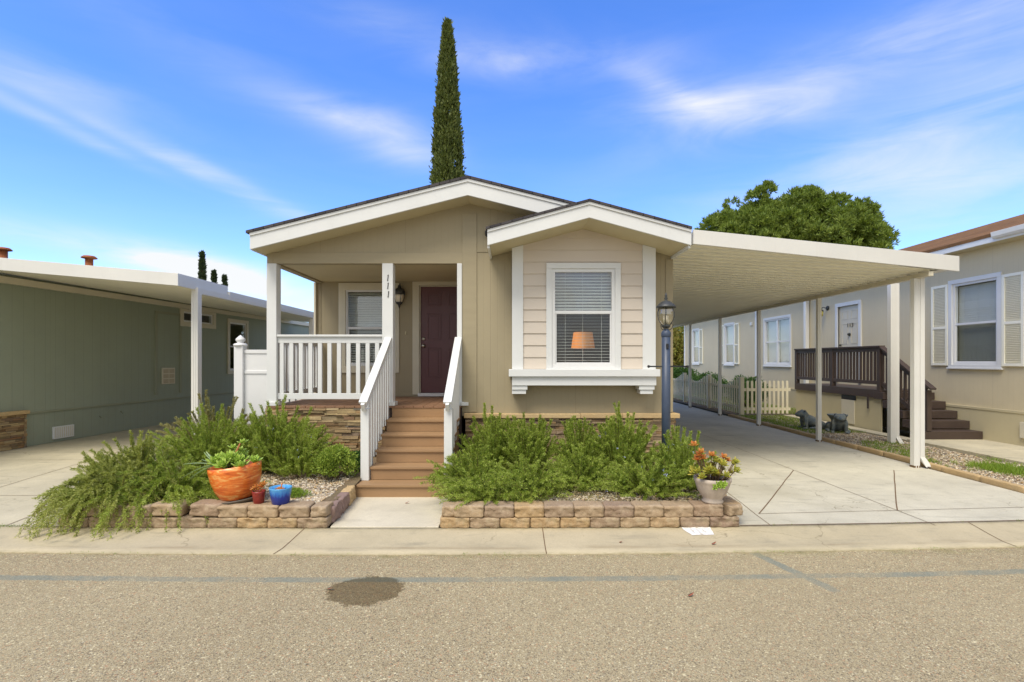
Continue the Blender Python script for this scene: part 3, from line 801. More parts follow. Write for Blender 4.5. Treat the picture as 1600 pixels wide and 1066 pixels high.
# front door
dr = MB(); dr.box(DX0, DX1, YD+.045, YD+.085, DZ0+.03, DZ1); door = dr.build('door', DOOR, H)
pn = MB(); cx = (DX0+DX1)/2; dw = .30
rows = [(DZ1-.36, DZ1-.13), (DZ0+.98, DZ1-.50), (DZ0+.30, DZ0+.84)]
for sx in (-1, 1):
    xa = cx+sx*.065; xb = cx+sx*(.065+.25); xa, xb = min(xa, xb), max(xa, xb)
    for za, zb_ in rows:
        # moulded ring then raised field
        for (i0, y) in ((0, .004), (.028, .006)):
            pass
        r_ = .022
        pn.box(xa, xb, YD+.036, YD+.0445, za, za+r_); pn.box(xa, xb, YD+.036, YD+.0445, zb_-r_, zb_); pn.box(xa, xa+r_, YD+.0362, YD+.0445, za+r_, zb_-r_); pn.box(xb-r_, xb, YD+.0362, YD+.0445, za+r_, zb_-r_)
        pn.box(xa+.05, xb-.05, YD+.038, YD+.0445, za+.05, zb_-.05)
pn.build('raised_panel', DOOR, door, .005)
for zz, nm_ in ((1.86, 'knob'), (1.985, 'deadbolt')):
    k = MB(); rot = Matrix.Rotation(R(90), 3, 'X')
    pr_ = [(.034, 0), (.034, .008), (.012, .012), (.012, .035), (.028, .045), (.03, .058), (.022, .068), (.002, .07)] if nm_ == 'knob' else [(.03, 0), (.03, .012), (.024, .02), (.002, .022)]
    k.lathe(pr_, (DX0+.07, YD+.044, zz), 20, True, rot); k.build(nm_, NICKEL, door)
df = MB()
for a, b, c, d, p in ((DX0-.12, DX0, DZ0, DZ1, .022), (DX1, DX1+.035, DZ0, DZ1, .022)): df.box(a, b, YD-p, YD+.04, c, d)
df.box(DX0-.12, DX1+.035, YD-.0225, YD+.04, DZ1, DZ1+.12)
df.box(DX0, DX0+.02, YD+.005, YD+.04, DZ0, DZ1-.02); df.box(DX0, DX1, YD+.005, YD+.04, DZ1-.02, DZ1)
df.build('door_frame', CREAM, H, .004)
MB().box(DX0-.02, DX1+.02, YD-.05, YD+.08, DZ0-.03, DZ0+.025).build('threshold', VINYL, H, .004)
MB().box(-2.475+.555, -2.475+.58, YD-.014, YD, 2.06, 2.12).build('doorbell', BEIGEP, H, .003)
# porch posts
def post(x0, x1, y0, y1, z0, z1, base=True, mat=WHITE):
    mb = MB(); mb.box(x0, x1, y0, y1, z0, z1)
    o = mb.build('porch_post', mat, H, .006)
    if base: MB().box(x0-.02, x1+.03, y0-.02, y1+.03, z0, z0+.055).build('post_base', mat, o, .004)
    return o
post(-3.505, -3.365, YF-.03, YF+.12, .95, HB-.001)
cpost = post(-1.855, -1.70, YF-.03, YF+.12, .95, HB-.001)
post(-.785, -.715, YF-.03, YF+.12, .95, HB-.001)
MB().box(-.72, -.62, YF-.075, YF-.0145, .955, 1.0).build('post_block', WHITE, H, .003)
MB().box(-3.532, -3.50, YD-.08, YD-.013, .95, HB-.001).build('corner_stud', CREAM, H)
# house number 1 1 1, one under the other
def digit1(x, z, h, y, slant=.12):
    mb = MB(); w = h*.16
    def P(u, v): return (x+u*h+slant*v*h, z+v*h)
    for poly in ([(-.10, 0), (.10, 0), (.10, .06), (-.10, .06)], [(-.055, .06), (.055, .06), (.055, 1), (-.055, 1)], [(-.055, 1), (-.055, .86), (-.11, .80), (-.11, .88)]):
        mb.prism([P(*q) for q in poly], 'y', y-.008, y)
    return mb
for i, zz in enumerate((2.735, 2.62, 2.50)):
    digit1(-1.775+(i == 2)*.006, zz, .085, YF-.0305).build('house_number', BLACK, cpost)
# railing at the porch front and left side
def rail_panel(ax, u0, u1, d, zt, zbm, n_, parent=H, mat=WHITE, bw_=.058, th=.04, name='railing'):
    t_ = MB(); axes_box(t_, ax, u0, u1, d-.05, d+.05, zt-.03, zt); axes_box(t_, ax, u0, u1, d-.02, d+.02, zt-.12, zt-.0301); axes_box(t_, ax, u0, u1, d-.02, d+.02, zbm, zbm+.085)
    o = t_.build(name, mat, parent, .004)
    st = (u1-u0)/n_
    for k in range(n_+0):
        c = u0+st*(k+.5) if n_ != 11 else u0+.055+st*k*1.0
        axes_box(MB(), ax, c-bw_/2, c+bw_/2, d-.018, d+.018, zbm+.0855, zt-.1205).build('baluster', mat, o, .003)
    return o
rail_panel('x', -3.364, -1.856, YF+.03, 1.967, 1.04, 11)
rail_panel('y', YF+.121, YD-.081, -3.45, 1.967, 1.04, 12)
# steps
st = MB(); fronts = [5.94, 6.18, 6.44, 6.70, 6.96]; rise = .158
steps = None
tm_ = MB(); rm_ = MB(); cr = MB()
for i, y in enumerate(fronts):
    x0, x1 = (-1.835, -.66) if i == 0 else (-1.715, -.735)
    zt = rise*(i+1); yb = (fronts[i+1] if i < 4 else YF-.03)
    tm_.box(x0, x1, y-.02, yb-.003, zt-.03, zt)
    rm_.box(x0+.01, x1-.01, y, y+.02, rise*i+.001, zt-.0305)
    cr.box(x0+.02, x1-.02, y+.021, YF-.03, rise*i+.001 if i else .0, zt-.0306)
rm_.box(-1.71, -.74, YF-.045, YF-.021, .79+.001, .921)
sp = thing('porch_steps', 'brown composite porch steps with six risers rising to the burgundy door', 'steps', (-1.22, 6.0, 0))
tm_.build('tread', TREAD, sp, .004); rm_.build('riser', TREAD, sp, .002); cr.build('carriage', TREAD, sp)
def handrail(x, lab):
    o = thing('stair_handrail', lab, 'handrail', (x, 6.2, rise), group=None)
    MB().box(x-.05, x+.05, 6.13, 6.22, rise, 1.02).build('newel_post', WHITE, o, .005)
    a, b = Vector((x, 6.06, 1.035)), Vector((x, YF-.03, 1.86))
    r = MB(); r.bar(a, b, .045, .10); r.bar(a+Vector((0,0,.062)), b+Vector((0,0,.062)), .10, .028); ro = r.build('top_rail', WHITE, o, .004)
    y = 6.30
    while y < YF-.06:
        lev = rise*(1+sum(1 for f in fronts[1:] if y > f-.02)); zt = 1.035+(y-6.06)*(1.86-1.035)/(YF-.03-6.06)-.03
        MB().box(x-.018, x+.018, y-.03, y+.03, lev-.10, zt).build('baluster', WHITE, o, .003); y += .118
    bl = MB(); bl.bar((x+.02, 6.2, .30), (x+.02, YF-.04, .97), .02, .05)
    return o
handrail(-1.765, 'white handrail on the left of the brown porch steps')
handrail(-.765, 'white handrail on the right of the brown porch steps, beside the tan wall')

# porch lantern
def lathe_thing(parent, name, prof, c, mat, n=20, tilt=None): return MB().lathe(prof, c, n, True, tilt).build(name, mat, parent)
pl_ = thing('wall_lantern', 'dark bronze wall lantern with frosted glass beside the burgundy door', 'lantern', (-2.0, YD, 2.75))
lx, ly, lz = -1.995, YD-.14, 2.57
lathe_thing(pl_, 'hood', [(.02, .36), (.028, .33), (.03, .31), (.085, .285), (.105, .25), (.108, .20), (.095, .19)][::-1], (lx, ly, lz), IRON)
lathe_thing(pl_, 'glass_shade', [(.045, .055), (.062, .10), (.078, .16), (.083, .19)], (lx, ly, lz), FROST)
lathe_thing(pl_, 'finial', [(.004, -.055), (.012, -.03), (.02, -.01), (.016, .0), (.045, .025), (.062, .05), (.058, .056)], (lx, ly, lz), IRON)
ar = MB(); ar.tube([(lx, ly, lz+.35), (lx, ly+.05, lz+.39), (lx, ly+.11, lz+.34), (lx, YD-.02, lz+.28)], .009, 8); ar.lathe([(.05, 0), (.05, .02), (.02, .03)], (lx, YD, lz+.26), 16, True, Matrix.Rotation(R(90), 3, 'X'))
for k in range(4):
    a = k*math.pi/2+.5; ar.tube([(lx+.095*math.cos(a), ly+.095*math.sin(a), lz+.20), (lx+.085*math.cos(a), ly+.085*math.sin(a), lz+.11), (lx+.05*math.cos(a), ly+.05*math.sin(a), lz+.03)], .004, 6)
ar.build('bracket', IRON, pl_)
# little flood light under the gable
fl = thing('flood_light', 'small dark floodlight tucked under the gable beside the bay roof', 'light', (-.36, YF-.02, 3.42))
MB().box(-.385, -.335, YF-.05, YF-.006, 3.40, 3.45).build('housing', BLACK, fl, .004); MB().tube([(-.36, YF-.05, 3.41), (-.345, YF-.10, 3.37)], [.02, .032], 12).build('lens_cone', BLACK, fl)

# table lamp in the bay window
tl = thing('table_lamp', 'lit table lamp with an orange glowing shade behind the bay window blinds', 'lamp', (1.085, 7.72, 1.35))
lathe_thing(tl, 'lamp_shade', [(.178, 1.78-1.45), (.142, 2.02-1.45), (.138, 2.02-1.45), (.174, 1.78-1.45)], (1.07, 7.72, 1.45), SHADE, 32)
lathe_thing(tl, 'lamp_base', [(.08, 0), (.08, .02), (.015, .04), (.012, .2), (.022, .24), (.012, .28), (.008, .5)], (1.07, 7.72, 1.33), IRON, 16)
bl_ = bpy.data.lights.new('lamp_bulb', 'POINT'); bl_.energy = 2; bl_.color = (1, .62, .3); bl_.shadow_soft_size = .04
blo = bpy.data.objects.new('bulb', bl_); scene.collection.objects.link(blo); blo.parent = tl; blo.location = Vector((1.07, 7.72, 1.88))-Vector((1.085, 7.72, 1.35))

# ---------------------------------------------------------------- carport
cp = thing('carport', 'long white metal carport awning with slim posts over the driveway', 'carport', (6.05, 7.66, 0))
FA, FB = Vector((2.335, 6.585, 0)), Vector((6.52, 7.46, 0))
def cz(x): return 3.284 - (x-2.30)*(3.284-3.118)/4.2
fm = MB(); d = (FB-FA).normalized(); nrm = Vector((-d.y, d.x, 0))*.03
vs = []
for P in (FA, FB, FB+nrm, FA+nrm):
    hgt = .185+.035*(P.x-2.3)/4.2
    vs += [(P.x, P.y, cz(P.x)-hgt), (P.x, P.y, cz(P.x))]
fm.add(vs, [(0,2,3,1), (2,4,5,3), (4,6,7,5), (6,0,1,7), (1,3,5,7), (0,6,4,2)])
fm.build('fascia', WMETAL, cp, .003)
pan = MB(); XA, XBm = 2.37, 6.12; yend = 19.6
def yfront(x): return FA.y+(x-FA.x)*(FB.y-FA.y)/(FB.x-FA.x)+.035
y = 6.62; prof_ = []
while y < yend:
    prof_ += [(y, 0), (y+.012, .002), (y+.115, .002), (y+.127, 0), (y+.145, .066), (y+.202, .066)]; y += .22
for (ya, za), (yb_, zb2) in zip(prof_, prof_[1:]):
    xl, xr = XA, XBm
    # front edge is skewed: trim each strip where it would pass the fascia
    kx = (FB.x-FA.x)/(FB.y-FA.y); xr2 = max(xl, min(xr, FA.x+(ya-.032-FA.y)*kx)); xr3 = max(xl, min(xr, FA.x+(yb_-.032-FA.y)*kx))
    if xr3 <= xl+.005: continue
    zz = lambda x_, h: 3.115-(x_-2.30)*.0545+h
    pan.add([(xl, ya, zz(xl, za)), (xr2, ya, zz(xr2, za)), (xr3, yb_, zz(xr3, zb2)), (xl, yb_, zz(xl, zb2))], [(0,1,2,3)])
pan.build('roof_pan', PAN, cp)
rt = MB(); rt.add([(XA, 6.66, cz(XA)-.07), (6.48, 7.50, cz(6.48)-.07), (6.48, yend, cz(6.48)-.07), (XA, yend, cz(XA)-.07)], [(0,1,2,3)]); rt.build('roof_top', WMETAL, cp)
MB().box(6.02, 6.09, yfront(6.0)+.01, yend, 2.82, 2.886).build('beam', CREAM, cp, .003)
gt = MB(); gt.prism([(6.30, 2.93), (6.46, 2.93), (6.52, 3.10), (6.50, 3.10), (6.45, 2.945), (6.31, 2.945), (6.31, 3.06), (6.30, 3.06)], 'y', yfront(6.5)+.01, yend); gt.build('gutter', WMETAL, cp)
MB().box(XA-.02, XA, 6.66, yend, cz(XA)-.16, cz(XA)-.01).build('hanger_rail', WMETAL, cp)
def cpost_(x, y, w, zt, par, spout=False, lab=None, out_=1):
    mb = MB(); mb.box(x-w/2, x+w/2, y-w/2, y+w/2, 0, zt)
    if w > .08:
        for q in (-.018, .018): mb.box(x+q-.006, x+q+.006, y-w/2-.006, y-w/2, 0.0, zt)
    else:
        mb.box(x-.012, x+.012, y-w/2-.005, y-w/2, 0, zt)
    o = mb.build('post', WMETAL, par, .004)
    MB().box(x-w/2-.004, x+w/2+.004, y-w/2-.003+.0, y+w/2+.004, .0, .03).build('post_foot', JOINT, o)
    if spout:
        s = MB(); a = x+out_*(w/2+.037)
        s.box(a-.033, a+.033, y-.045, y+.01, .16, zt+.0)
        s.add([(a-.035, y-.047, .16), (a+.035, y-.047, .16), (a+.035, y+.012, .16), (a-.035, y+.012, .16), (a-.01, y-.125, .02), (a+.10, y-.095, .02), (a+.10, y-.04, .075), (a-.0, y-.02, .075)], [(0,3,2,1), (0,1,5,4), (1,2,6,5), (2,3,7,6), (3,0,4,7), (4,5,6,7)])
        so = s.build('downspout', WMETAL, par, .003)
        MB().add([(a+.104, y-.090, .026), (a+.104, y-.046, .070), (a+.02, y-.030, .070), (a+.01, y-.124, .026)], [(0,1,2,3)]).build('outlet', BLACK, so)
    return o
cpost_(6.03, 7.66, .085, 2.824, cp, True)
for yy in (10.1, 12.55, 14.9, 17.4): cpost_(6.05, yy, .075, 2.824, cp)

# ---------------------------------------------------------------- left (green) house
gh = thing('house', 'dark green manufactured home with cream trim, left of the tan house', 'house', (-9.0, 9.0, 0), -math.atan(.07))
def G(mb, name, mat, parent=None, bevel=0): return mb.build(name, mat, parent or gh, bevel, True)
holes = [(4.52, 5.72, 2.62, 2.90), (6.50, 7.36, 1.28, 2.76)]
gw = MB()
for a, b, c, d in wall_rects(-8, 16, .63, 3.12, holes): gw.box(-.12, 0, a, b, c, d)
gw.box(-.10, -.02, -8, 16, 0, .63); G(gw, 'wall', GREEN)
G(MB().box(-.02, .012, -8, 16, .60, .64), 'skirt_trim', GREENT, None, .003)
G(MB().box(0, .09, -8, 16, 2.96, 3.075), 'ledger', CREAM, None, .003)
G(MB().prism([(-.3, 3.13), (-6, 4.1), (-12, 3.13)], 'y', -8, 16), 'roof', SHDARK)
G(MB().box(-12, -.12, -8, -7.9, 0, 3.12), 'front_wall', GREEN)
window(gh, 'y', 6.50, 7.36, 1.28, 2.76, 0, -1, .10, CREAM, .03, local=True, blinds=None, glass=(GLASS, SCREEN))
window(gh, 'y', 4.52, 5.72, 2.62, 2.90, 0, -1, .12, CREAM, .03, local=True, blinds=None, mid=False)
# painted-over side door with a cream grille
gd = MB(); 
for a, b, c, d in ((3.55, 3.62, .75, 2.82), (4.40, 4.47, .75, 2.82)): gd.box(0, .02, a, b, c, d)
gd.box(0, .021, 3.55, 4.47, 2.76, 2.82); do = G(gd, 'door', GREENT, None, .003)
gg = MB(); gg.box(0, .03, 3.77, 4.2, 1.0, 1.41); go = G(gg, 'vent_grille', CREAM, None, .004)
g2 = MB()
for i in range(2):
    for j in range(3):
        for k in range(5): g2.box(.0301, .034, 3.80+i*.2, 3.97+i*.2, 1.03+j*.125+k*.02, 1.04+j*.125+k*.02)
G(g2, 'louvre', painted('louvre_brown', C(170, 150, 110)), go)
sv = G(MB().box(-.02, .015, .97, 1.40, .06, .30), 'skirt_vent', VINYL, None, .003)
g3 = MB()
for k in range(9): g3.box(.0151, .019, 1.0+k*.045, 1.012+k*.045, .08, .28)
G(g3, 'louvre', CREAM, sv)
for yy, zz in ((2.0, .40), (2.55, .44)): G(MB().tube([(0, yy, zz), (.03, yy, zz), (.045, yy, zz-.04)], .012, 8), 'hose_tap', GREENT)
# stone skirt on its near part
ls = ledge_wall(gh, 'y', -8, .40, .0, .62, .0, 1, LEDGE, local=True)
G(MB().box(-.02, .11, -8, .43, .62, .685), 'stone_cap', CAPST, None, .01)
eb = MB(); z = 0
while z < .62: h = random.uniform(.03, .05); eb.box(0, .05+random.uniform(0, .02), .395, .40+random.uniform(.0, .02), z, min(z+h-.002, .62)); z += h
G(eb, 'stone_end', LEDGE)
# its awning
aw = thing('awning', 'white carport awning along the green house on the left', 'awning', (-5.2, 8.0, 0))
def az_(x): return 2.955 + (-5.2-x)*.088
f = MB()
for pts_, in (([(-9.3, 7.97), (-5.2, 7.97), (-5.2, 8.0), (-9.3, 8.0)],),):
    vs = []
    for (x, y) in pts_: vs += [(x, y, az_(x)-.195), (x, y, az_(x))]
    f.add(vs, [(0,2,3,1), (2,4,5,3), (4,6,7,5), (6,0,1,7), (1,3,5,7), (0,6,4,2)])
f.box(-5.23, -5.2, 8.0001, 9.37, 2.76, 2.955); f.box(-5.24, -5.16, 9.371, 19, 2.74, 2.855)
f.build('fascia', WMETAL, aw, .003)
pa = MB(); y = 8.02; pr2 = []
while y < 19: pr2 += [(y, 0), (y+.15, 0), (y+.165, .03), (y+.205, .03)]; y += .22
for (ya, za), (yb_, zb2) in zip(pr2, pr2[1:]):
    xl, xr = -9.3, -5.24
    pa.add([(xl, ya, az_(xl)-.15+za), (xr, ya, az_(xr)-.15+za), (xr, yb_, az_(xr)-.15+zb2), (xl, yb_, az_(xl)-.15+zb2)], [(0,1,2,3)])
pa.build('roof_pan', PAN, aw)
MB().add([(-9.3, 8.01, az_(-9.3)-.06), (-5.24, 8.01, az_(-5.24)-.12), (-5.24, 19, az_(-5.24)-.12), (-9.3, 19, az_(-9.3)-.06)], [(0,1,2,3)]).build('roof_top', WMETAL, aw)
MB().box(-5.275, -5.165, 8.42, 18.9, 2.70, 2.80).build('beam', WMETAL, aw, .003)
for yy in (8.47, 13.35): cpost_(-5.22, yy, .11, 2.70, aw)
# rusty roof vents
def roof_vent(x, y, zt, lab):
    o = thing('roof_vent', lab, 'vent', (x, y, zt-.6), group='rusty roof vents on the green house')
    MB().tube([(x, y, zt-.75), (x, y, zt-.05)], .075, 16).build('pipe', RUST, o)
    MB().lathe([(.075, -.07), (.15, -.05), (.15, -.035), (.11, 0), (.01, .01)], (x, y, zt), 20).build('cap', RUST, o)
roof_vent(-9.58, 11.6, 3.96, 'rusty round vent pipe on the green house roof, right of the pair')
roof_vent(-11.0, 11.07, 4.03, 'rusty round vent pipe at the far left edge above the green house')

# white vinyl fence beside the porch
vf = thing('vinyl_fence', 'white vinyl fence panel with capped post at the left porch corner', 'fence', (-4.03, 7.6, 0))
vp = MB().box(-4.095, -3.965, 7.535, 7.665, 0, 1.83).build('fence_post', VINYL, vf, .006)
MB().lathe([(.092, 0), (.098, .02), (.085, .035), (.05, .045), (.045, .06), (.068, .085), (.062, .11), (.02, .15), (.002, .165)], (-4.03, 7.6, 1.81), 24).build('post_cap', VINYL, vp)
vb = MB(); vb.box(-3.964, -3.52, 7.575, 7.625, 1.70, 1.755); vb.box(-3.964, -3.52, 7.575, 7.625, 1.40, 1.445); vb.box(-3.964, -3.52, 7.575, 7.625, .1, .18); vb.build('rail', VINYL, vf, .004)
MB().box(-3.964, -3.52, 7.588, 7.612, .181, 1.6999).build('infill_panel', VINYL, vf)
vg = thing('vinyl_fence', 'white vinyl gate seen between the balusters of the left porch side', 'fence', (-4.0, 9.35, 0))
x = -4.28
while x < -3.6: MB().box(x, x+.085, 9.35, 9.375, .1, 1.82).build('slat', VINYL, vg, .003); x += .115
v = MB()
for zz in (.2, 1.35, 1.72): v.box(-4.3, -3.55, 9.376, 9.42, zz, zz+.07)
v.build('rail', VINYL, vg)

# ---------------------------------------------------------------- right (cream) house
rh = thing('house', 'cream manufactured home with brown shingles and white shutters, on the right', 'house', (9.1, 10, 0))
WALLX = 9.1
RW = [(9.58, 10.57, 1.51, 3.16), (16.75, 18.4, 1.46, 3.02), (21.0, 21.85, 1.46, 3.08), (24.9, 25.7, 1.46, 3.08)]
DY0, DY1 = 13.42, 14.28
rw = MB()
for a, b, c, d in wall_rects(2, 27, .66, 3.78, RW+[(DY0, DY1, 1.05, 3.08)]): rw.box(WALLX, WALLX+.12, a, b, c, d)
rw.build('wall', CREAMW, rh)
MB().box(WALLX-.02, WALLX+.10, 2, 27, -.04, .64).build('skirting', CREAMS, rh)
MB().box(WALLX-.03, WALLX-.0, 2, 27, .641, .69).build('skirt_trim', CREAMS, rh, .004)
MB().box(WALLX, 17, 26.9, 27, 0, 3.78).build('end_wall', CREAMW, rh)
def rr(x): return 3.93+(x-8.8)*.33 if x < 13 else 3.93+4.2*.33-(x-13)*.33
MB().prism([(8.77, rr(8.77)), (13, rr(13)), (17.3, rr(17.3)), (17.3, rr(17.3)-.06), (13, rr(13)-.06), (8.77, rr(8.77)-.06)], 'y', 1.5, 27.5).build('roof', SHBROWN, rh)
MB().box(8.78, 8.81, 1.5, 27.5, 3.76, 3.90).build('fascia', WHITE, rh, .003)
MB().box(8.811, WALLX+.05, 1.5, 27.5, 3.765, 3.78).build('soffit', SOFF, rh)
MB().prism([(8.69, 3.92), (8.70, 3.84), (8.73, 3.80), (8.779, 3.80), (8.779, 3.92)], 'y', 1.5, 9.3).build('gutter', WMETAL, rh, .003)
tb = MB()
for y0, y1 in ((15.15, 15.30), (19.0, 19.12), (26.85, 27.0)): tb.box(WALLX-.03, WALLX-.0, y0, y1, .70, 3.76)
tb.build('corner_board', WHITE, rh, .003)
MB().box(WALLX-.14, WALLX-.031, 15.62, 15.74, .05, 3.7).build('downspout', WMETAL, rh, .003)
def shutter(y0, y1, z0, z1):
    s = MB(); w = .055; x0, x1 = WALLX-.035, WALLX-.001; zm = z0+(z1-z0)*.47
    for a, b, c, d in ((y0, y0+w, z0, z1), (y1-w, y1, z0, z1), (y0+w, y1-w, z0, z0+w), (y0+w, y1-w, z1-w, z1), (y0+w, y1-w, zm-w/2, zm+w/2)): s.box(x0, x1, a, b, c, d)
    o = s.build('shutter', PAN, rh, .003); l = MB()
    z = z0+w+.01
    while z < z1-w-.02:
        if abs(z+.012-zm) > w/2+.015: l.bar((WALLX-.016, y0+w, z+.012), (WALLX-.016, y1-w, z+.012), .006, .034, (-.8, 0, 1))
        z += .032
    l.build('louvre', PAN, o)
    return o
for (a, b, c, d), hv, sh in zip(RW, (1, 2, 1, 1), (1, 0, 1, 1)):
    window(rh, 'y', a, b, c, d, WALLX, -1 if False else 1, .085, WHITE, .03, halves=hv, blinds=(1, 1), glass=(GLASS, GLASS if hv == 2 else SCREEN), tilt=78, sillproj=.02)
    if sh: shutter(a-.09-.42, a-.095, c-.02, d+.02); shutter(b+.095, b+.09+.42, c-.02, d+.02)
# its door, 113
dr2 = MB().box(WALLX+.03, WALLX+.07, DY0, DY1, 1.07, 3.08).build('door', CREAM, rh)
p2 = MB()
for sy in (-1, 1):
    for za, zc in ((2.72, 2.95), (2.05, 2.6), (1.3, 1.9)):
        c_ = (DY0+DY1)/2+sy*.19; p2.box(WALLX+.022, WALLX+.0299, c_-.12, c_+.12, za, za+.018); p2.box(WALLX+.022, WALLX+.0299, c_-.12, c_+.12, zc-.018, zc)
        p2.box(WALLX+.0222, WALLX+.0299, c_-.12, c_-.102, za+.018, zc-.018); p2.box(WALLX+.0222, WALLX+.0299, c_+.102, c_+.12, za+.018, zc-.018)
p2.build('raised_panel', CREAM, dr2)
d2 = MB(); d2.box(WALLX-.03, WALLX+.03, DY0-.10, DY0, 1.0, 3.08); d2.box(WALLX-.03, WALLX+.03, DY1, DY1+.10, 1.0, 3.08); d2.box(WALLX-.031, WALLX+.03, DY0-.10, DY1+.10, 3.08, 3.18); d2.build('door_frame', WHITE, rh, .003)
MB().lathe([(.03, 0), (.03, .01), (.012, .015), (.028, .04), (.002, .055)], (WALLX+.03, DY1-.07, 2.02), 14, True, Matrix.Rotation(R(-90), 3, 'Y')).build('knob', IRON, dr2)
MB().lathe([(.03, 0), (.045, .02), (.02, .04), (.035, .05), (.002, .07)], (WALLX+.028, (DY0+DY1)/2-.02, 2.30), 10, True, Matrix.Rotation(R(-90), 3, 'Y')).build('knocker', IRON, dr2)
def text_obj(body, size, loc, rot, parent, mat, name, depth=.006):
    cu = bpy.data.curves.new(name, 'FONT'); cu.body = body; cu.size = size; cu.extrude = depth; cu.align_x = 'CENTER'; cu.space_character = 1.25
    tmp = bpy.data.objects.new('t', cu); scene.collection.objects.link(tmp)
    bpy.context.view_layer.update(); me = bpy.data.meshes.new_from_object(tmp.evaluated_get(bpy.context.evaluated_depsgraph_get())); bpy.data.objects.remove(tmp)
    me.transform(Matrix.Translation(Vector(loc)-ORG[parent.name]) @ rot.to_4x4()); me.materials.clear(); me.materials.append(mat)
    o = bpy.data.objects.new(name, me); scene.collection.objects.link(o); o.parent = parent; ORG[o.name] = ORG[parent.name]; return o
rotw = Matrix.Rotation(R(-90), 3, 'Z') @ Matrix.Rotation(R(90), 3, 'X')     # faces -X, reads along -Y
text_obj('113', .15, (WALLX+.018, (DY0+DY1)/2-.04, 2.50), rotw, dr2, painted('bronze', C(96, 86, 62), .4), 'house_number')
MB().box(WALLX-.06, WALLX-.02, 8.7, 9.12, .22, .50).build('skirt_vent', CREAM, rh, .003)
MB().box(WALLX-.05, WALLX, 19.35, 19.5, 2.92, 3.04).build('wall_cap', WHITE, rh, .003)
wl2 = thing('wall_lantern', 'small brass wall lantern on the cream wall left of door 113', 'lantern', (9.0, 14.9, 2.95))
MB().lathe([(.07, 0), (.07, .02), (.03, .05)], (WALLX, 14.75, 3.10), 16, True, Matrix.Rotation(R(-90), 3, 'Y')).build('back_plate', IRON, wl2)
a2 = MB(); a2.tube([(WALLX-.04, 14.75, 3.10), (WALLX-.1, 14.8, 3.13), (WALLX-.15, 14.82, 3.10)], .012, 8); a2.lathe([(.075, .16), (.03, .20), (.02, .24), (.008, .30)], (WALLX-.15, 14.82, 2.86), 8); a2.build('hood', IRON, wl2)
MB().lathe([(.05, 0), (.06, .15)], (WALLX-.15, 14.82, 2.87), 8).build('glass_shade', painted('amber_glass', C(190, 176, 96), .2), wl2)

# its porch: deck, railing, stairs
dp = thing('side_porch', 'dark brown wooden side porch with railing and steps at door 113', 'porch', (8.5, 12.5, 0))
PX, PY0, PY1, PZ = 8.0, 11.1, 14.42, .95
d_ = MB(); d_.box(PX, WALLX-.031, PY0, PY1, PZ-.03, PZ); d_.build('deck', BROWN, dp)
d_ = MB(); d_.box(PX-.04, PX-.001, PY0-.04, PY1, PZ-.17, PZ+.002); d_.box(PX-.001, WALLX-.031, PY0-.04, PY0-.001, PZ-.17, PZ+.002); d_.build('rim_board', BROWN, dp, .003)
d_ = MB(); d_.box(PX+.0, PX+.03, PY0, PY1, 0.0, PZ-.171); d_.box(PX+.031, WALLX-.031, PY1-.03, PY1, 0, PZ-.171); d_.build('skirt_panel', CREAMS, dp)
d_ = MB(); d_.box(PX-.012, PX-.0005, 11.95, 12.42, .10, .66); ac = d_.build('access_panel', CREAM, dp, .003)
d_ = MB(); d_.box(PX-.010, PX-.0004, 11.9, 12.42, .665, .775); d_.build('opening', BLACK, dp)
MB().box(PX-.045, PX-.0405, 11.42, 11.48, .52, PZ-.1).build('hanging_batten', BROWN, dp)
for y0 in (PY1-.10, 12.72, PY0-.02): MB().box(PX-.04, PX+.05, y0, y0+.10, PZ+.003, 1.88).build('railing_post', BROWN, dp, .004)
rl = MB(); rl.box(PX-.06, PX+.07, PY0-.03, PY1, 1.88, 1.92); rl.box(PX-.03, PX+.01, PY0-.0, PY1, 1.79, 1.879); rl.box(PX-.03, PX+.01, PY0, PY1, 1.07, 1.15)
rlo = rl.build('railing', BROWN, dp, .004)
y = PY0+.16
while y < PY1-.12:
    if abs(y-12.77) > .09: MB().box(PX-.02, PX+.015, y, y+.045, 1.151, 1.789).build('baluster', BROWN, rlo)
    y += .115
ft = [9.85, 10.13, 10.41, 10.69, 10.97]
stp = MB(); 
for i, y in enumerate(ft): stp.box(PX+.0 if i else PX-.06, WALLX-.045-.0*i, y, (ft[i+1] if i < 4 else PY0-.041)+.0-.001, 0 if i == 0 else 0, .17*(i+1)+.0 if i < 4 else .85)
stp2 = MB()
for i, y in enumerate(ft):
    z0, z1 = .17*i+.076, .17*(i+1)+.06
    stp2.box(PX-.05, WALLX-.04, y, y+.3, max(z0-.0, .076), min(z1, .93))
stp2.build('step', BROWN, dp, .006)
MB().box(PX-.02, PX+.07, 9.84, 9.93, .235, 1.02).build('newel_post', BROWN, dp, .004)
rs = MB(); rs.bar((PX, 9.72, 1.05), (PX, PY0+.0, 1.90), .12, .035); rs.bar((PX, 9.86, 1.05), (PX, PY0, 1.83), .04, .08); rs.bar((PX, 9.9, .42), (PX, PY0, 1.12), .04, .09)
rso = rs.build('stair_rail', BROWN, dp, .003)
y = 10.02
while y < PY0-.05:
    k = (y-9.86)/(PY0-9.86); MB().box(PX-.018, PX+.018, y, y+.045, .45+k*.70, 1.03+k*.76).build('baluster', BROWN, rso); y += .125
# neighbour's awning post with its downspout
np_ = thing('awning_post', 'white double awning post with downspout standing in the gravel strip', 'post', (7.25, 9.7, 0))
cpost_(7.19, 9.7, .095, 3.05, np_, True)
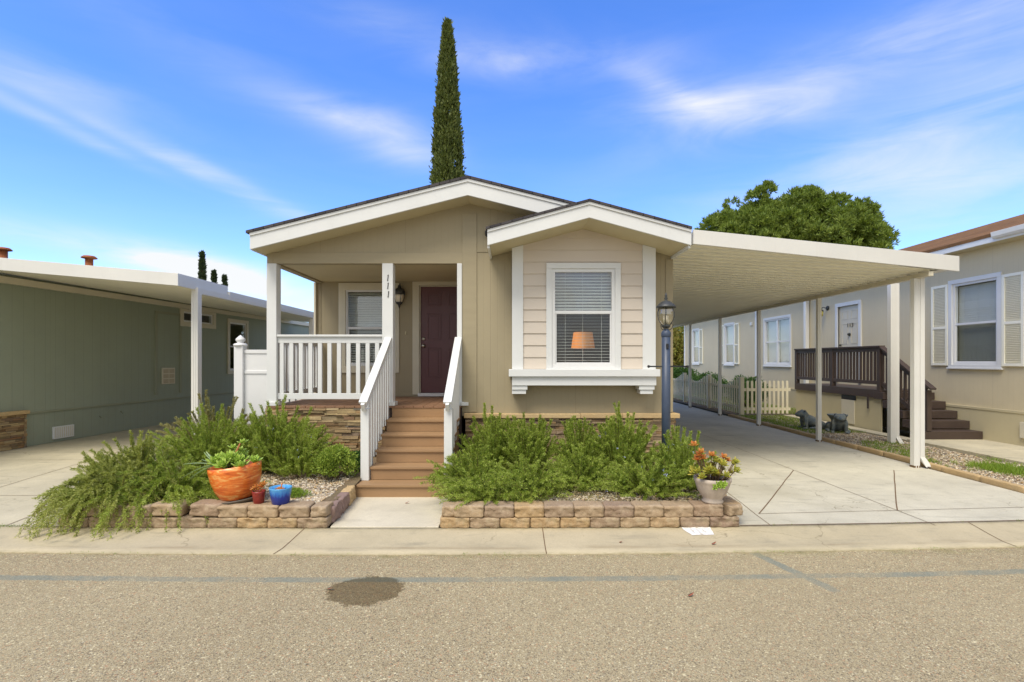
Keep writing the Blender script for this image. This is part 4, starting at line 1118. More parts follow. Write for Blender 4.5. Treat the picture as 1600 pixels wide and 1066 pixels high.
# ---------------------------------------------------------------- picket fence
pf = thing('picket_fence', 'ivory picket fence with scalloped top along the far driveway', 'fence', (6.55, 14.6, 0))
pk = MB()
def picket(mb, x, y, h, ax):
    w = .03
    if ax == 'y': mb.prism([(y-w, .08), (y+w, .08), (y+w, h-.03), (y+w*.6, h-.008), (y, h), (y-w*.6, h-.008), (y-w, h-.03)], 'x', x-.01, x+.01)
    else: mb.prism([(x-w, .08), (x+w, .08), (x+w, h-.03), (x+w*.6, h-.008), (x, h), (x-w*.6, h-.008), (x-w, h-.03)], 'y', y-.01, y+.01)
y = 14.72
k = 0
cnt = 0
while y < 24.4:
    ph = ((y-14.6) % 2.4)/2.4
    h = .98+.12*math.cos(2*math.pi*ph)
    if min(ph, 1-ph)*2.4 > .07:
        mb = MB(); picket(mb, 6.53, y, h, 'y'); mb.build('picket', PICKET, pf)
    y += .155
for yy in (14.6, 17.0, 19.4, 21.8, 24.2):
    q = MB().box(6.49, 6.60, yy-.055, yy+.055, 0, 1.10).build('fence_post', PICKET, pf, .008)
    MB().box(6.48, 6.61, yy-.065, yy+.065, 1.101, 1.125).build('post_cap', PICKET, q, .006)
r = MB(); r.box(6.545, 6.58, 14.656, 24.2, .78, .86); r.box(6.545, 6.58, 14.656, 24.2, .2, .28); r.build('rail', PICKET, pf)
pf2 = thing('picket_fence', 'short ivory picket fence facing the street, joining the brown side porch', 'fence', (7.2, 14.6, 0))
x = 6.72
while x < 7.93: mb = MB(); picket(mb, x, 14.6, 1.02, 'x'); mb.build('picket', PICKET, pf2); x += .125
r = MB(); r.box(6.61, 7.95, 14.611, 14.645, .72, .80); r.box(6.61, 7.95, 14.611, 14.645, .17, .25); r.build('rail', PICKET, pf2)

# ---------------------------------------------------------------- retaining block walls
def rough_block(l, h, dpt, seed, cuts=9):
    bm = bmesh.new(); bmesh.ops.create_cube(bm, size=1); bmesh.ops.subdivide_edges(bm, edges=bm.edges[:], cuts=cuts, use_grid_fill=True)
    for v_ in bm.verts:
        p = v_.co*2
        q = Vector((p.x, p.y, p.z)); rnd = .10
        ex = Vector((abs(p.x), abs(p.y), abs(p.z)))
        # round the edges
        for a_, b_ in ((0,1), (0,2), (1,2)):
            over = max(0, ex[a_]+ex[b_]-1.82)
            q[a_] -= math.copysign(over*.22, p[a_]); q[b_] -= math.copysign(over*.22, p[b_])
        v_.co = Vector((q.x*l/2, q.y*dpt/2, q.z*h/2))
        nz_ = mnoise.noise(Vector((v_.co.x*14+seed*7, v_.co.y*14, v_.co.z*14+seed)))*.012 + mnoise.noise(Vector((v_.co.x*45+seed, v_.co.y*45, v_.co.z*45)))*.009
        if p.y < -.3: v_.co.y += nz_*1.6
        v_.co.z += nz_*.5*(1 if p.z > 0 else .2); v_.co.x += nz_*.3
    me = bpy.data.meshes.new('block'); bm.to_mesh(me); bm.free(); me.materials.append(BLOCK)
    me.polygons.foreach_set('use_smooth', [True]*len(me.polygons)); return me
BM = [rough_block(.283, .098, .19, i) for i in range(6)]; BS = [rough_block(.15, .098, .19, 20+i) for i in range(3)]
BH = [rough_block(.284, .112, .20, 30+i) for i in range(4)]
def put_block(me, x, y, z, rz, parent, name='block', rx=0):
    o = bpy.data.objects.new(name, me); scene.collection.objects.link(o); o.parent = parent
    o.location = Vector((x, y, z))-ORG[parent.name]; o.rotation_euler = (rx, 0, rz); return o
wr = thing('block_wall', 'low two-course tan block wall edging the bed under the bay window', 'garden wall', (.75, 4.95, 0))
for k in range(10):
    x = -.545+.287*k; yy = 4.965+curve_c(x)*.55
    put_block(random.choice(BM), x, yy, .05, random.uniform(-.02, .02)+.005*x, wr)
for k in range(9):
    x = -.41+.287*k+.0; yy = 4.975+curve_c(x)*.55
    put_block(random.choice(BH), x, yy, .153+random.uniform(-.003, .003), random.uniform(-.03, .03), wr)
put_block(BS[0], -.60, 4.985, .152, .05, wr); put_block(BS[1], 2.13, 5.01, .152, .3, wr)
for k in range(8):
    yy = 5.2+.287*k
    put_block(random.choice(BM), 2.12+.0*k, yy+.02, .05, R(90)+random.uniform(-.04, .04), wr); put_block(random.choice(BH), 2.13, yy-.1+.03, .153, R(90)+random.uniform(-.04, .04), wr)
    if k < 3: put_block(random.choice(BM), -.60-.0*k, yy+.05, .05, R(90), wr)
wl_ = thing('block_wall', 'low two-course tan block wall below the orange pot, left of the entry walk', 'garden wall', (-3, 4.95, 0))
for k in range(9):
    x = -1.90-.287*k; yy = 4.965+curve_c(x)*.55; put_block(random.choice(BM), x, yy, .05, random.uniform(-.02, .02), wl_)
xs_b = [-1.84, -2.08, -2.38, -2.67, -2.93, -3.30, -3.58, -3.86, -4.12]
for i, x in enumerate(xs_b):
    yy = 4.975+curve_c(x)*.55
    tiltb = random.uniform(-.03, .03); o = put_block(BS[2] if i == 0 else random.choice(BH), x, yy, .155+(.012 if i in (4, 5) else 0), random.uniform(-.06, .06), wl_)
    o.rotation_euler[1] = tiltb+(.06 if i == 5 else 0)
for k in range(7):
    yy = 5.2+.29*k; put_block(random.choice(BM), -4.18, yy, .05, R(90), wl_); put_block(random.choice(BH), -4.18, yy-.08, .153, R(90), wl_)
# reddish edging stones along the entry walk
EDGE = painted('mauve_brick', C(142, 118, 108), .85, .2, 14, .5, 40, .3)
we = thing('brick_edging', 'mauve brick edging bordering the left side of the entry walk', 'edging', (-1.8, 5.3, 0))
for k, (x, y) in enumerate(((-1.79, 5.13), (-1.805, 5.43), (-1.83, 5.72))):
    me = rough_block(.285, .16, .10, 50+k); me.materials.clear(); me.materials.append(EDGE if k < 2 else CAPST); put_block(me, x, y, .09, R(93), we, 'brick')
# terracotta scalloped edging along the driveway side strip
EDG2 = stone_mat('edging_concrete', [C(206, 170, 120), C(190, 150, 104), C(212, 184, 132), C(176, 148, 108)], .85, 22, .5)
ee = thing('strip_edging', 'sand-coloured concrete edging between the driveway and the gravel strip', 'edging', (6.2, 8, 0))
EM = []
for k in range(4):
    me = rough_block(.60, .085, .09, 60+k, 7); me.materials.clear(); me.materials.append(EDG2); EM.append(me)
y = 5.25
while y < 14.4:
    if abs(y-7.66) > .0: put_block(random.choice(EM), 6.225+.02*math.sin(y*1.7), y, .028, R(90)+random.uniform(-.03, .03), ee, 'edging_block')
    y += .605

# ---------------------------------------------------------------- plants
def quads_from(P, D, Wd, L, W):
    """P base points, D unit directions, Wd unit width directions, lengths L, widths W -> tapered leaves (kite quads)"""
    n_ = len(P); L = L[:, None]; W = W[:, None]
    V = np.empty((n_, 4, 3), dtype=np.float32)
    V[:, 0] = P; V[:, 1] = P + D*L*.45 + Wd*W*.5; V[:, 2] = P + D*L; V[:, 3] = P + D*L*.45 - Wd*W*.5
    return V.reshape(-1, 3), np.arange(n_*4, dtype=np.int32).reshape(-1, 4)
def unit(a): return a/np.maximum(np.linalg.norm(a, axis=1, keepdims=True), 1e-6)
def rand_dirs(n_): return unit(rng.normal(size=(n_, 3)))
def rosemary(label, cx, cy, rx, ry, h, nst, mat=ROSE, lean=(0, 0), arch=.25, z0=.16, flowers=0, spill=0, needle=.030, seg=12, twigs=True, group='rosemary bushes in the front beds', fan=.55, dry=0):
    o = thing('rosemary_bush', label, 'shrub', (cx, cy, z0), group=group); h *= 1.13; nst = int(nst*.85)
    Vs, Ps, Ds = [], [], []; tw = MB(); tips = []
    for s_ in range(nst):
        a = rng.uniform(0, 2*math.pi); rr_ = math.sqrt(rng.uniform(0, 1))
        bx_, by_ = rx*.55*rr_*math.cos(a), ry*.55*rr_*math.sin(a)
        out_ = np.array([math.cos(a)*rr_*rx, math.sin(a)*rr_*ry, 0])*fan*1.6
        hh = h*(1-.38*rr_**2)*rng.uniform(.42, 1.06)
        p0 = np.array([bx_, by_, 0.0]); side = out_ + np.array([lean[0], lean[1], 0])*rng.uniform(.4, 1.2) + rng.normal(size=3)*.05*np.array([1, 1, 0])
        ts = np.linspace(0, 1, seg+1)
        wob_ = rng.normal(size=3)*.035; ph = rng.uniform(0, 6)
        pts_ = p0 + np.outer(ts**1.25, side) + np.outer(ts*(1-arch*ts**2*rr_*1.3), np.array([0, 0, hh])) + np.outer(np.sin(ts*4+ph)*ts, wob_)
        if spill:
            pts_[:, 2] -= spill*(ts**3)*rng.uniform(.2, 1)*np.clip(-side[1]*3+.2, 0, 1.5)
        ns = int(370*max(hh, .25)/.5)
        tt = rng.uniform(.12, 1.0, ns)**.8
        idx = np.minimum((tt*seg).astype(int), seg-1); fr = (tt*seg-idx)[:, None]
        P = pts_[idx]*(1-fr)+pts_[idx+1]*fr; T = unit(pts_[idx+1]-pts_[idx])
        rd = rand_dirs(ns); D = unit(T*.92 + unit(rd - T*np.sum(rd*T, axis=1, keepdims=True)))
        Ps.append(P); Ds.append(D)
        if twigs and s_ % 5 == 0: tw.tube([tuple(q) for q in pts_[::3]], [.004, .0035, .003, .002, .0015][:len(pts_[::3])], 4, cap=False)
        tips.append(pts_[int(seg*.8)])
    P = np.concatenate(Ps); D = np.concatenate(Ds)
    n_ = len(P); Wd = unit(np.cross(D, rand_dirs(n_)))
    k = rng.uniform(.6, 1.15, n_)
    V, F = quads_from(P, D, Wd, needle*k*1.12, .0056*rng.uniform(.8, 1.3, n_))
    npmesh('foliage', V, F, mat, o)
    if twigs and tw.v: tw.build('stems', TWIG, o, 0, True)
    if flowers:
        tp = np.array(tips)[rng.integers(0, len(tips), flowers)]+rng.normal(size=(flowers, 3))*.02
        tp = np.repeat(tp, 7, axis=0)+rng.normal(size=(flowers*7, 3))*.008; D = rand_dirs(len(tp)); V, F = quads_from(tp, D, unit(np.cross(D, rand_dirs(len(tp)))), np.full(len(tp), .013), np.full(len(tp), .010)); npmesh('flowers', V, F, FLOWER, o)
    return o
# left bed
rosemary('trailing rosemary spilling over the left corner of the block wall onto the gutter', -3.98, 5.12, .48, .38, .52, 300, ROSEY, (-.05, -.07), .45, spill=.7, fan=.55, flowers=5)
rosemary('tall leaning rosemary at the left end of the bed against the grey driveway', -4.1, 5.6, .42, .35, .62, 190, ROSEY, (-.10, 0), .25, fan=.45)
rosemary('broad rosemary mound left of the orange pot, draping over the blocks', -3.55, 5.35, .62, .42, .50, 300, ROSE, (-.05, -.10), .45, spill=.4, flowers=5, fan=.65)
rosemary('rosemary behind the orange pot with dry twiggy top', -3.75, 6.45, .62, .45, .78, 230, ROSE, (.0, 0), .25, flowers=3)
rosemary('dry olive rosemary in front of the white awning post', -4.1, 7.15, .62, .35, .93, 170, ROSEDRY, (0, 0), .3, fan=.6)
rosemary('tall upright rosemary with pale blue flowers below the porch railing', -3.05, 6.6, .50, .42, .86, 300, ROSE, (0, 0), .15, flowers=22, fan=.5)
rosemary('upright rosemary against the stone veneer between the porch corner and the round shrub', -2.62, 6.35, .42, .36, .55, 170, ROSE, (0, 0), .2, flowers=12, fan=.5)
# right bed
rosemary('rosemary spreading toward the walk beside the right handrail', -.42, 5.75, .34, .38, .46, 230, ROSE, (-.03, -.04), .35, fan=.6, flowers=2)
rosemary('low feathery rosemary filling the front left corner of the right bed', -.22, 5.25, .42, .2, .26, 230, ROSE, (0, 0), .3, fan=.65)
rosemary('upright rosemary against the stone skirt, nearest the steps', -.22, 6.5, .36, .36, .74, 250, ROSE, (0, 0), .12, fan=.42)
rosemary('tall rosemary in the middle of the left clump below the bay window', .20, 6.35, .30, .34, .78, 200, ROSE, (0, 0), .12, fan=.42)
rosemary('low rosemary behind the block wall, left of the pebbles', .18, 5.45, .36, .28, .40, 220, ROSE, (0, -.03), .3, fan=.6)
rosemary('rosemary at the left edge of the right clump, beside the stone gap', .84, 6.3, .30, .34, .70, 190, ROSE, (0, 0), .12, fan=.42)
rosemary('dense rosemary just left of the lamp post', 1.35, 6.3, .36, .38, .78, 250, ROSE, (0, 0), .12, flowers=14, fan=.42)
rosemary('low rosemary in front of the lamp post behind the block wall', 1.45, 5.45, .38, .28, .42, 230, ROSE, (0, -.03), .3, flowers=8, fan=.6)
rosemary('short rosemary between the pebbles and the lamp post shrubs', .78, 5.75, .30, .28, .46, 190, ROSE, (0, 0), .3, fan=.6)
rosemary('blue flowering rosemary right of the lamp post, beside the succulent pot', 1.90, 5.75, .26, .40, .62, 190, ROSE, (.0, 0), .15, flowers=40, fan=.45)

def leafball(name, label, cat, cx, cy, z0, rx, ry, rz, n_, mat, ls=.02, lw=.012, clumps=40, group=None, cr_=.3, trunk=True):
    o = thing(name, label, cat, (cx, cy, z0), group=group)
    cd = rand_dirs(clumps); cd[:, 2] = np.abs(cd[:, 2])*.9-.15
    cc = cd*rng.uniform(.5, .88, (clumps, 1))
    ci = rng.integers(0, clumps, n_); dd = rand_dirs(n_)
    P = cc[ci]+dd*cr_*rng.uniform(.55, 1, (n_, 1)); P = P*np.array([rx, ry, rz])+np.array([0, 0, rz*.55])
    P[:, 2] = np.maximum(P[:, 2], .01)
    D = unit(dd+rand_dirs(n_)*.8+np.array([0, 0, .4])); Wd = unit(np.cross(D, rand_dirs(n_)))
    V, F = quads_from(P, D, Wd, ls*rng.uniform(.7, 1.3, n_), lw*rng.uniform(.7, 1.3, n_)); npmesh('foliage', V, F, mat, o)
    if trunk:
        tw = MB()
        for k_ in range(0, clumps, 4): c = cc[k_]*np.array([rx, ry, rz])+np.array([0, 0, rz*.55]); tw.tube([(0, 0, 0), tuple(c*.5+np.array([0, 0, .02])), tuple(c)], [.012, .008, .004], 5, cap=False)
        tw.build('stems', TWIG, o, 0, True)
    return o
leafball('boxwood_shrub', 'round yellow-green shrub in front of the stone veneer beside the steps', 'shrub', -2.12, 6.12, .16, .27, .24, .30, 7000, BOX, .024, .017, 50)
leafball('small_shrub', 'small dark green shrub squeezed between round shrub and handrail post', 'shrub', -1.95, 6.55, .16, .16, .2, .2, 2200, HEDGE, .03, .018, 24)
leafball('ground_cover', 'low feathery green plant on the pebbles beside the blue pot', 'plant', -2.28, 5.35, .17, .16, .12, .06, 2200, GRASS, .03, .005, 24, trunk=False)
leafball('hedge_shrub', 'dark green clipped shrub behind the street-facing picket fence', 'shrub', 7.95, 17.3, 0, .62, .6, .80, 9000, HEDGE, .06, .035, 60, 'shrubs behind the picket fence')
leafball('hedge_shrub', 'dark green shrub behind the middle of the long picket fence', 'shrub', 8.1, 21.0, 0, .85, .8, .78, 7000, HEDGE, .07, .04, 60, 'shrubs behind the picket fence')
leafball('hedge_shrub', 'farthest dark green shrub at the end of the picket fence', 'shrub', 8.0, 24.2, 0, .95, .9, .95, 7000, HEDGE, .08, .045, 60, 'shrubs behind the picket fence')
leafball('yellow_tree', 'yellowish tree seen through the far end of the carport', 'tree', 10.3, 31, 0, 1.6, 1.5, 3.0, 9000, TREEY, .16, .09, 70)
leafball('backyard_tree', 'olive green tree behind the carport end, beyond the yellow one', 'tree', 13.0, 38, 0, 2.6, 2.0, 3.2, 9000, CYP, .2, .12, 70)

# grass tufts / blades
def blades(name, pts_, hmin, hmax, mat, w=.004, per=10, spread=.03, lean=.4):
    P = np.repeat(np.array(pts_), per, axis=0); n_ = len(P); P = P+np.concatenate([rng.normal(size=(n_, 2))*spread, np.zeros((n_, 1))], axis=1)
    D = unit(np.concatenate([rng.normal(size=(n_, 2))*lean, np.ones((n_, 1))], axis=1)); Wd = unit(np.cross(D, rand_dirs(n_)))
    V, F = quads_from(P, D, Wd, rng.uniform(hmin, hmax, n_), np.full(n_, w)); o = npmesh(name, V, F, mat); o['kind'] = 'stuff'; return o
tuft = [(x, y, .03) for x, y in zip(rng.uniform(6.3, 7.6, 2600), rng.uniform(5.2, 14.5, 2600)) if mnoise.noise(Vector((x*1.3, y*.7, 9))) > .02 or y > 11.0]
tag(blades('grass', tuft, .02, .07, GRASS, .006, 8, .04), 'patchy green grass in the strip between the driveways', 'grass', kind='stuff')
tuf2 = [(7.0+rng.normal()*.14, 7.3+rng.normal()*.2, .03) for _ in range(420)]
tag(blades('grass_patch', tuf2, .03, .09, GRASS, .006, 9, .03), 'bright green grass patch in the gravel right of the front carport post', 'grass', kind='stuff')
yard = [(x, y, .03) for x, y in zip(rng.uniform(6.7, 9.0, 1800), rng.uniform(14.8, 24, 1800))]
tag(blades('yard_grass', yard, .03, .09, GRASS, .01, 8, .06), 'green grass behind the picket fence', 'grass', kind='stuff')
wd_ = [(rng.uniform(-6, 8), 0, 0) for _ in range(260)]
wd_ = [(x, 4.298+curve_c(x)+rng.normal()*.008, -.03) for x, _, _ in wd_ if mnoise.noise(Vector((x*1.6, 3, 2))) > .02]
wd_ += [(-4.95+rng.normal()*.12, 4.93+rng.normal()*.02, .0) for _ in range(70)]
wd_ += [(x, 4.885+curve_c(x)+rng.normal()*.008, .0) for x in rng.uniform(2.2, 6.2, 60) if mnoise.noise(Vector((x*2, 3, 7))) > 0]
tag(blades('weeds', wd_, .006, .022, GRASS, .003, 5, .01), 'tiny green weeds along the gutter edges', 'weeds', kind='stuff')
dryp = [(.62+rng.normal()*.28, 5.2+rng.normal()*.05, .17) for _ in range(40)]+[(-.1+rng.normal()*.15, 5.15, .17) for _ in range(16)]
tag(blades('dry_grass', dryp, .05, .15, DRYG, .003, 6, .03, .5), 'thin straw-coloured grass behind the right block wall', 'grass', kind='stuff')

# pebbles
ico = [(0,0,-1),(.7236,-.5257,-.4472),(-.2764,-.8506,-.4472),(-.8944,0,-.4472),(-.2764,.8506,-.4472),(.7236,.5257,-.4472),(.2764,-.8506,.4472),(-.7236,-.5257,.4472),(-.7236,.5257,.4472),(.2764,.8506,.4472),(.8944,0,.4472),(0,0,1)]
icf = [(0,1,2),(1,0,5),(0,2,3),(0,3,4),(0,4,5),(1,5,10),(2,1,6),(3,2,7),(4,3,8),(5,4,9),(1,10,6),(2,6,7),(3,7,8),(4,8,9),(5,9,10),(6,10,11),(7,6,11),(8,7,11),(9,8,11),(10,9,11)]
def pebbles(name, label, xy, zf, smin, smax):
    I = np.array(ico); F0 = np.array([f_[::-1] for f_ in icf]); n_ = len(xy)
    S = rng.uniform(smin, smax, (n_, 1))*rng.uniform(.6, 1.3, (n_, 3)); S[:, 2] *= .6
    A = rng.uniform(0, 2*math.pi, n_); V = I[None]*S[:, None, :]*(1+rng.uniform(-.15, .15, (n_, 12, 1)))
    X = V[..., 0]*np.cos(A)[:, None]-V[..., 1]*np.sin(A)[:, None]; Y = V[..., 0]*np.sin(A)[:, None]+V[..., 1]*np.cos(A)[:, None]
    V = np.stack([X, Y, V[..., 2]], axis=-1)
    base = np.array([(x, y, zf(x, y)+.004) for x, y in xy]); V = V+base[:, None, :]
    F = F0[None]+np.arange(n_)[:, None, None]*12
    o = npmesh(name, V.reshape(-1, 3), F.reshape(-1, 3)[:, ::-1], PEB, smooth=True); tag(o, label, 'gravel', kind='stuff'); return o
pebbles('pebbles', 'tan and white pebbles on the left bed around the pots', [(rng.uniform(-3.2, -1.93), 5.03+abs(rng.normal())*.6) for _ in range(5200)], zb, .007, .019)
pebbles('pebbles', 'tan pebbles showing between the plants of the right bed', [(rng.uniform(-.5, 2.0), rng.uniform(5.04, 6.0)) for _ in range(4200)], zb, .007, .020)
pebbles('gravel', 'grey and tan gravel in the strip beside the driveway', [(rng.uniform(6.3, 7.62), rng.uniform(5.2, 14.5)) for _ in range(17000)], lambda x, y: .025+.02*mnoise.noise(Vector((x*2, y*2, 4))), .006, .017)

# trees
def cypress(label, x, y, h, r, n_, mat, ls, sub=True, group=None, z0=0):
    o = thing('cypress_tree', label, 'tree', (x, y, z0), group=group)
    def rad(t): 
        t = np.clip(t, 0, 1); return r*np.minimum(1, (1-t)**.62*1.18)*(.86+.14*np.minimum(1, t*5))
    nclump = max(160, n_//130); ct = rng.uniform(.0, 1, nclump)**1.15; ca = rng.uniform(0, 2*math.pi, nclump); crd = rad(ct)*rng.uniform(.78, .98, nclump)
    ci = rng.integers(0, nclump, n_); spread = r*(.26 if r > .7 else .42)*(1-ct[ci]*.6)
    core = rng.random(n_) < .35
    P = np.stack([crd[ci]*np.cos(ca[ci]), crd[ci]*np.sin(ca[ci]), ct[ci]*h*.985], axis=1)+rng.normal(size=(n_, 3))*spread[:, None]*np.array([.55, .55, 1.3])
    P[:, 2] = np.clip(P[:, 2], .1, h)
    out_ = P.copy(); out_[:, 2] = 0; D = unit(unit(out_)*.5+rand_dirs(n_)*.6+np.array([0, 0, 1.1])); Wd = unit(np.cross(D, rand_dirs(n_)))
    V, F = quads_from(P, D, Wd, ls*rng.uniform(.6, 1.3, n_), ls*.45*rng.uniform(.6, 1.3, n_)); npmesh('crown', V, F, mat, o)
    tr_ = MB(); tr_.tube([(0, 0, 0), (0, 0, h*.5), (0, 0, h*.97)], [r*.22, r*.14, .02], 8); tr_.build('trunk', BARK, o, 0, True); 
    return o
cypress('tall slender cypress rising behind the ridge of the tan house', -2.82, 22.4, 16.45, .87, 120000, CYP, .16)
for (px, top, Y_, rr_, lab) in ((316, 394, 60, .42, 'tallest of three tiny far cypresses above the left awning'), (334.5, 424, 62, .36, 'middle of three tiny far cypresses above the left awning'), (351, 431, 64, .33, 'rightmost and smallest of three far cypresses above the left awning')):
    cypress(lab, (px-800)*Y_/800, Y_, 1.6+(563-top)*Y_/800, rr_*1.15, 14000, CYPD, .35, group='far cypresses above the left awning')
def round_tree(label, cx, cy, blobs, n_, mat, ls, trunk_h):
    o = thing('round_pine', label, 'tree', (cx, cy, 0)); Ps, Ns = [], []
    tot = sum(b[3]*b[4] for b in blobs)
    for (x, y, z, rx, rz) in blobs:
        m_ = int(n_*rx*rz/tot); ncl = max(12, int(rx*rz*16))
        cd = rand_dirs(ncl); cc = cd*rng.choice([.6, .86, .93, .99], (ncl, 1))*np.array([rx, rx*.9, rz])+np.array([x, y, z])
        sr = rng.uniform(.36, .56, ncl); ci = rng.integers(0, ncl, m_)
        # twig tips on each lobe, each tip a brush of needles
        ntip = m_//14; ti = rng.integers(0, ncl, ntip); td = rand_dirs(ntip); td[:, 2] = np.where(td[:, 2] < -.2, -td[:, 2], td[:, 2])
        tp = cc[ti]+td*(sr[ti]*rng.uniform(.75, 1.08, ntip))[:, None]
        k = rng.integers(0, ntip, m_); Ps.append(tp[k]+rng.normal(size=(m_, 3))*.035); Ns.append(unit(td[k]*.9+rand_dirs(m_)*.75+np.array([0, 0, .35])))
    P = np.concatenate(Ps); D = unit(np.concatenate(Ns)+rand_dirs(len(P))*.35); Wd = unit(np.cross(D, rand_dirs(len(P))))
    V, F = quads_from(P, D, Wd, ls*rng.uniform(.6, 1.3, len(P)), ls*.22*rng.uniform(.7, 1.3, len(P))); npmesh('crown', V, F, mat, o)
    t_ = MB(); t_.tube([(0, 0, 0), (.1, 0, trunk_h*.5), (0, 0, trunk_h)], [.35, .28, .2], 10)
    for (x, y, z, rx, rz) in blobs: t_.tube([(0, 0, trunk_h*.8), (x*.5, y*.5, (trunk_h*.8+z)/2), (x, y, z)], [.18, .12, .05], 6)
    t_.build('trunk', BARK, o, 0, True); return o
round_tree('big round pine tree rising behind the carport roof', 16.1, 30, [(-.4, 0, 9.55, 2.3, 2.1), (-2.2, .3, 9.1, 1.9, 2.0), (-3.8, .2, 8.1, 1.4, 1.9), (1.3, .2, 9.5, 1.8, 1.8), (3.1, 0, 9.2, 1.6, 1.75), (4.4, .1, 8.9, 1.1, 1.6), (.5, -1, 8.0, 3.4, 2.0), (-2.2, -1, 7.9, 2.3, 1.8), (3.4, -.6, 7.4, 2.0, 1.9), (4.8, .3, 7.6, .9, 1.6), (-4.7, .4, 7.3, .75, 1.2)], 260000, PINE, .24, 6.5)

# ---------------------------------------------------------------- lamp post
lpo = thing('lamp_post', 'slate blue lamp post with black caged lantern in the right bed', 'lamp post', (1.86, 6.2, .15))
LX, LY = 1.865, 6.2
MB().tube([(LX, LY, .12), (LX, LY, 1.93)], .052, 24).build('pole', BLUEIRON, lpo)
MB().lathe([(.052, 0), (.058, .01), (.058, .05), (.05, .07), (.035, .08), (.03, .1)], (LX, LY, 1.88), 24).build('collar', BLUEIRON, lpo)
MB().box(LX-.015, LX+.015, LY-.062, LY-.045, 1.74, 1.80).build('photocell', BLACK, lpo, .004)
MB().tube([(LX-.205, LY, 1.525), (LX+.255, LY, 1.525)], .009, 8).build('ladder_bar', BLACK, lpo)
for sx in (-.21, .26): MB().lathe([(.003, -.018), (.014, -.012), (.018, 0), (.014, .012), (.003, .018)], (LX+sx, LY, 1.525), 12).build('ball_end', BLACK, lpo)
lt = MB().lathe([(.030, 0), (.05, .02), (.055, .03), (.045, .045), (.02, .05)], (LX, LY, 1.985), 20).build('lantern', IRON, lpo)
MB().lathe([(.048, 2.035-2), (.085, 2.09-2), (.098, 2.15-2), (.092, 2.21-2), (.078, 2.235-2)], (LX, LY, 2.0), 24).build('glass', LGLASS, lt)
cg = MB()
for k in range(6):
    a = k*math.pi/3+.2; c, s = math.cos(a), math.sin(a)
    cg.tube([(LX+r_*c, LY+r_*s, z_) for r_, z_ in ((.045, 2.02), (.088, 2.07), (.108, 2.13), (.108, 2.18), (.09, 2.24))], .0045, 6)
for k in range(3):
    a = k*2.1; c, s = math.cos(a), math.sin(a); cg.tube([(LX+r_*c, LY+r_*s, z_) for r_, z_ in ((.03, 1.96), (.07, 1.985), (.085, 2.02), (.07, 2.05))], .005, 6)
cg.build('cage', IRON, lt)
MB().lathe([(.085, 2.235), (.118, 2.235), (.118, 2.25), (.10, 2.27), (.07, 2.30), (.045, 2.315), (.02, 2.32), (.014, 2.335), (.024, 2.35), (.012, 2.365), (.018, 2.375), (.004, 2.42)], (LX, LY, 0), 28).build('hood', IRON, lt)
cd_ = MB()
for k in range(3): a = k*2.1+.4; cd_.tube([(LX+.025*math.cos(a), LY+.025*math.sin(a), 2.05), (LX+.028*math.cos(a), LY+.028*math.sin(a), 2.14)], .009, 8)
cd_.build('candle_bulb', FROST, lt)

# ---------------------------------------------------------------- pots
def glaze(name, stops, ns=5, rough=.3, stretch=(1, 1, 3)):
    t = NT(name); n1 = t.noise(ns, 6, .6, stretch=stretch)
    n1b = t.n('ShaderNodeTexNoise'); n1b.inputs['Scale'].default_value = 2.5; n1b.inputs['Distortion'].default_value = 2.5; n1b.inputs['Detail'].default_value = 5
    mpn = t.n('ShaderNodeMapping'); mpn.inputs['Scale'].default_value = (1.5, 1.5, 7); t.l(t.co, mpn.inputs[0]); t.l(mpn.outputs[0], n1b.inputs['Vector'])
    col = t.ramp(n1b.outputs[0], stops); n2 = t.noise(30, 5, .6); col = t.mix(t.mapr(n2, .5, .8, 0, .35), col, shade(stops[0][1], .6))
    return t.fin(col, rough, t.bump(n1, .2, .01))
ORG_G = glaze('orange_glaze', [(.30, C(190, 88, 36)), (.46, C(222, 112, 44)), (.55, C(232, 132, 56)), (.63, C(238, 178, 104)), (.72, C(224, 122, 50))])
RED_G = glaze('red_glaze', [(.3, C(120, 36, 30)), (.7, C(150, 50, 40))])
def blue_glaze():
    t = NT('blue_glaze'); z = t.axis(2); n1 = t.noise(40, 6, .7, stretch=(1, 1, .3))
    h = t.math('ADD', z, t.math('MULTIPLY', t.math('SUBTRACT', n1, .5), .12))
    return t.fin(t.ramp(t.mapr(h, .0, .17), [(.0, C(30, 48, 140)), (.42, C(34, 60, 160)), (.6, C(52, 120, 200)), (.9, C(84, 160, 214)), (1, C(120, 180, 210))]), .2, t.bump(n1, .15, .004))
BLUE_G = blue_glaze()
GREYP = painted('weathered_planter', C(188, 174, 158), .8, .2, 12, .3, 60, .35)
POTSOIL = painted('potting_soil', C(70, 54, 42), .95, .3, 30, .6, 50)
def leaf_strip(mb, p, d, up, L, w, curl=.4, seg=5, thick=.004):
    """a fleshy leaf: tapered, curved strip with thickness"""
    p = Vector(p); d = Vector(d).normalized(); up = Vector(up); sd_ = d.cross(up)
    if sd_.length < .01: sd_ = Vector((1, 0, 0))
    sd_.normalize(); nn = sd_.cross(d).normalized(); b = len(mb.v)
    for i in range(seg+1):
        t = i/seg; c = p+d*(L*t)+nn*(curl*L*t*t) ; ww = w*math.sin(math.pi*min(.97, .16+t*.82))**.7*(1 if t < .99 else .2)
        mb.v += [tuple(c-sd_*ww/2), tuple(c-nn*thick), tuple(c+sd_*ww/2), tuple(c+nn*thick*.2)]
    for i in range(seg):
        for k in range(4): q = b+i*4; mb.f.append((q+k, q+(k+1) % 4, q+4+(k+1) % 4, q+4+k)); mb.sm.append(True)
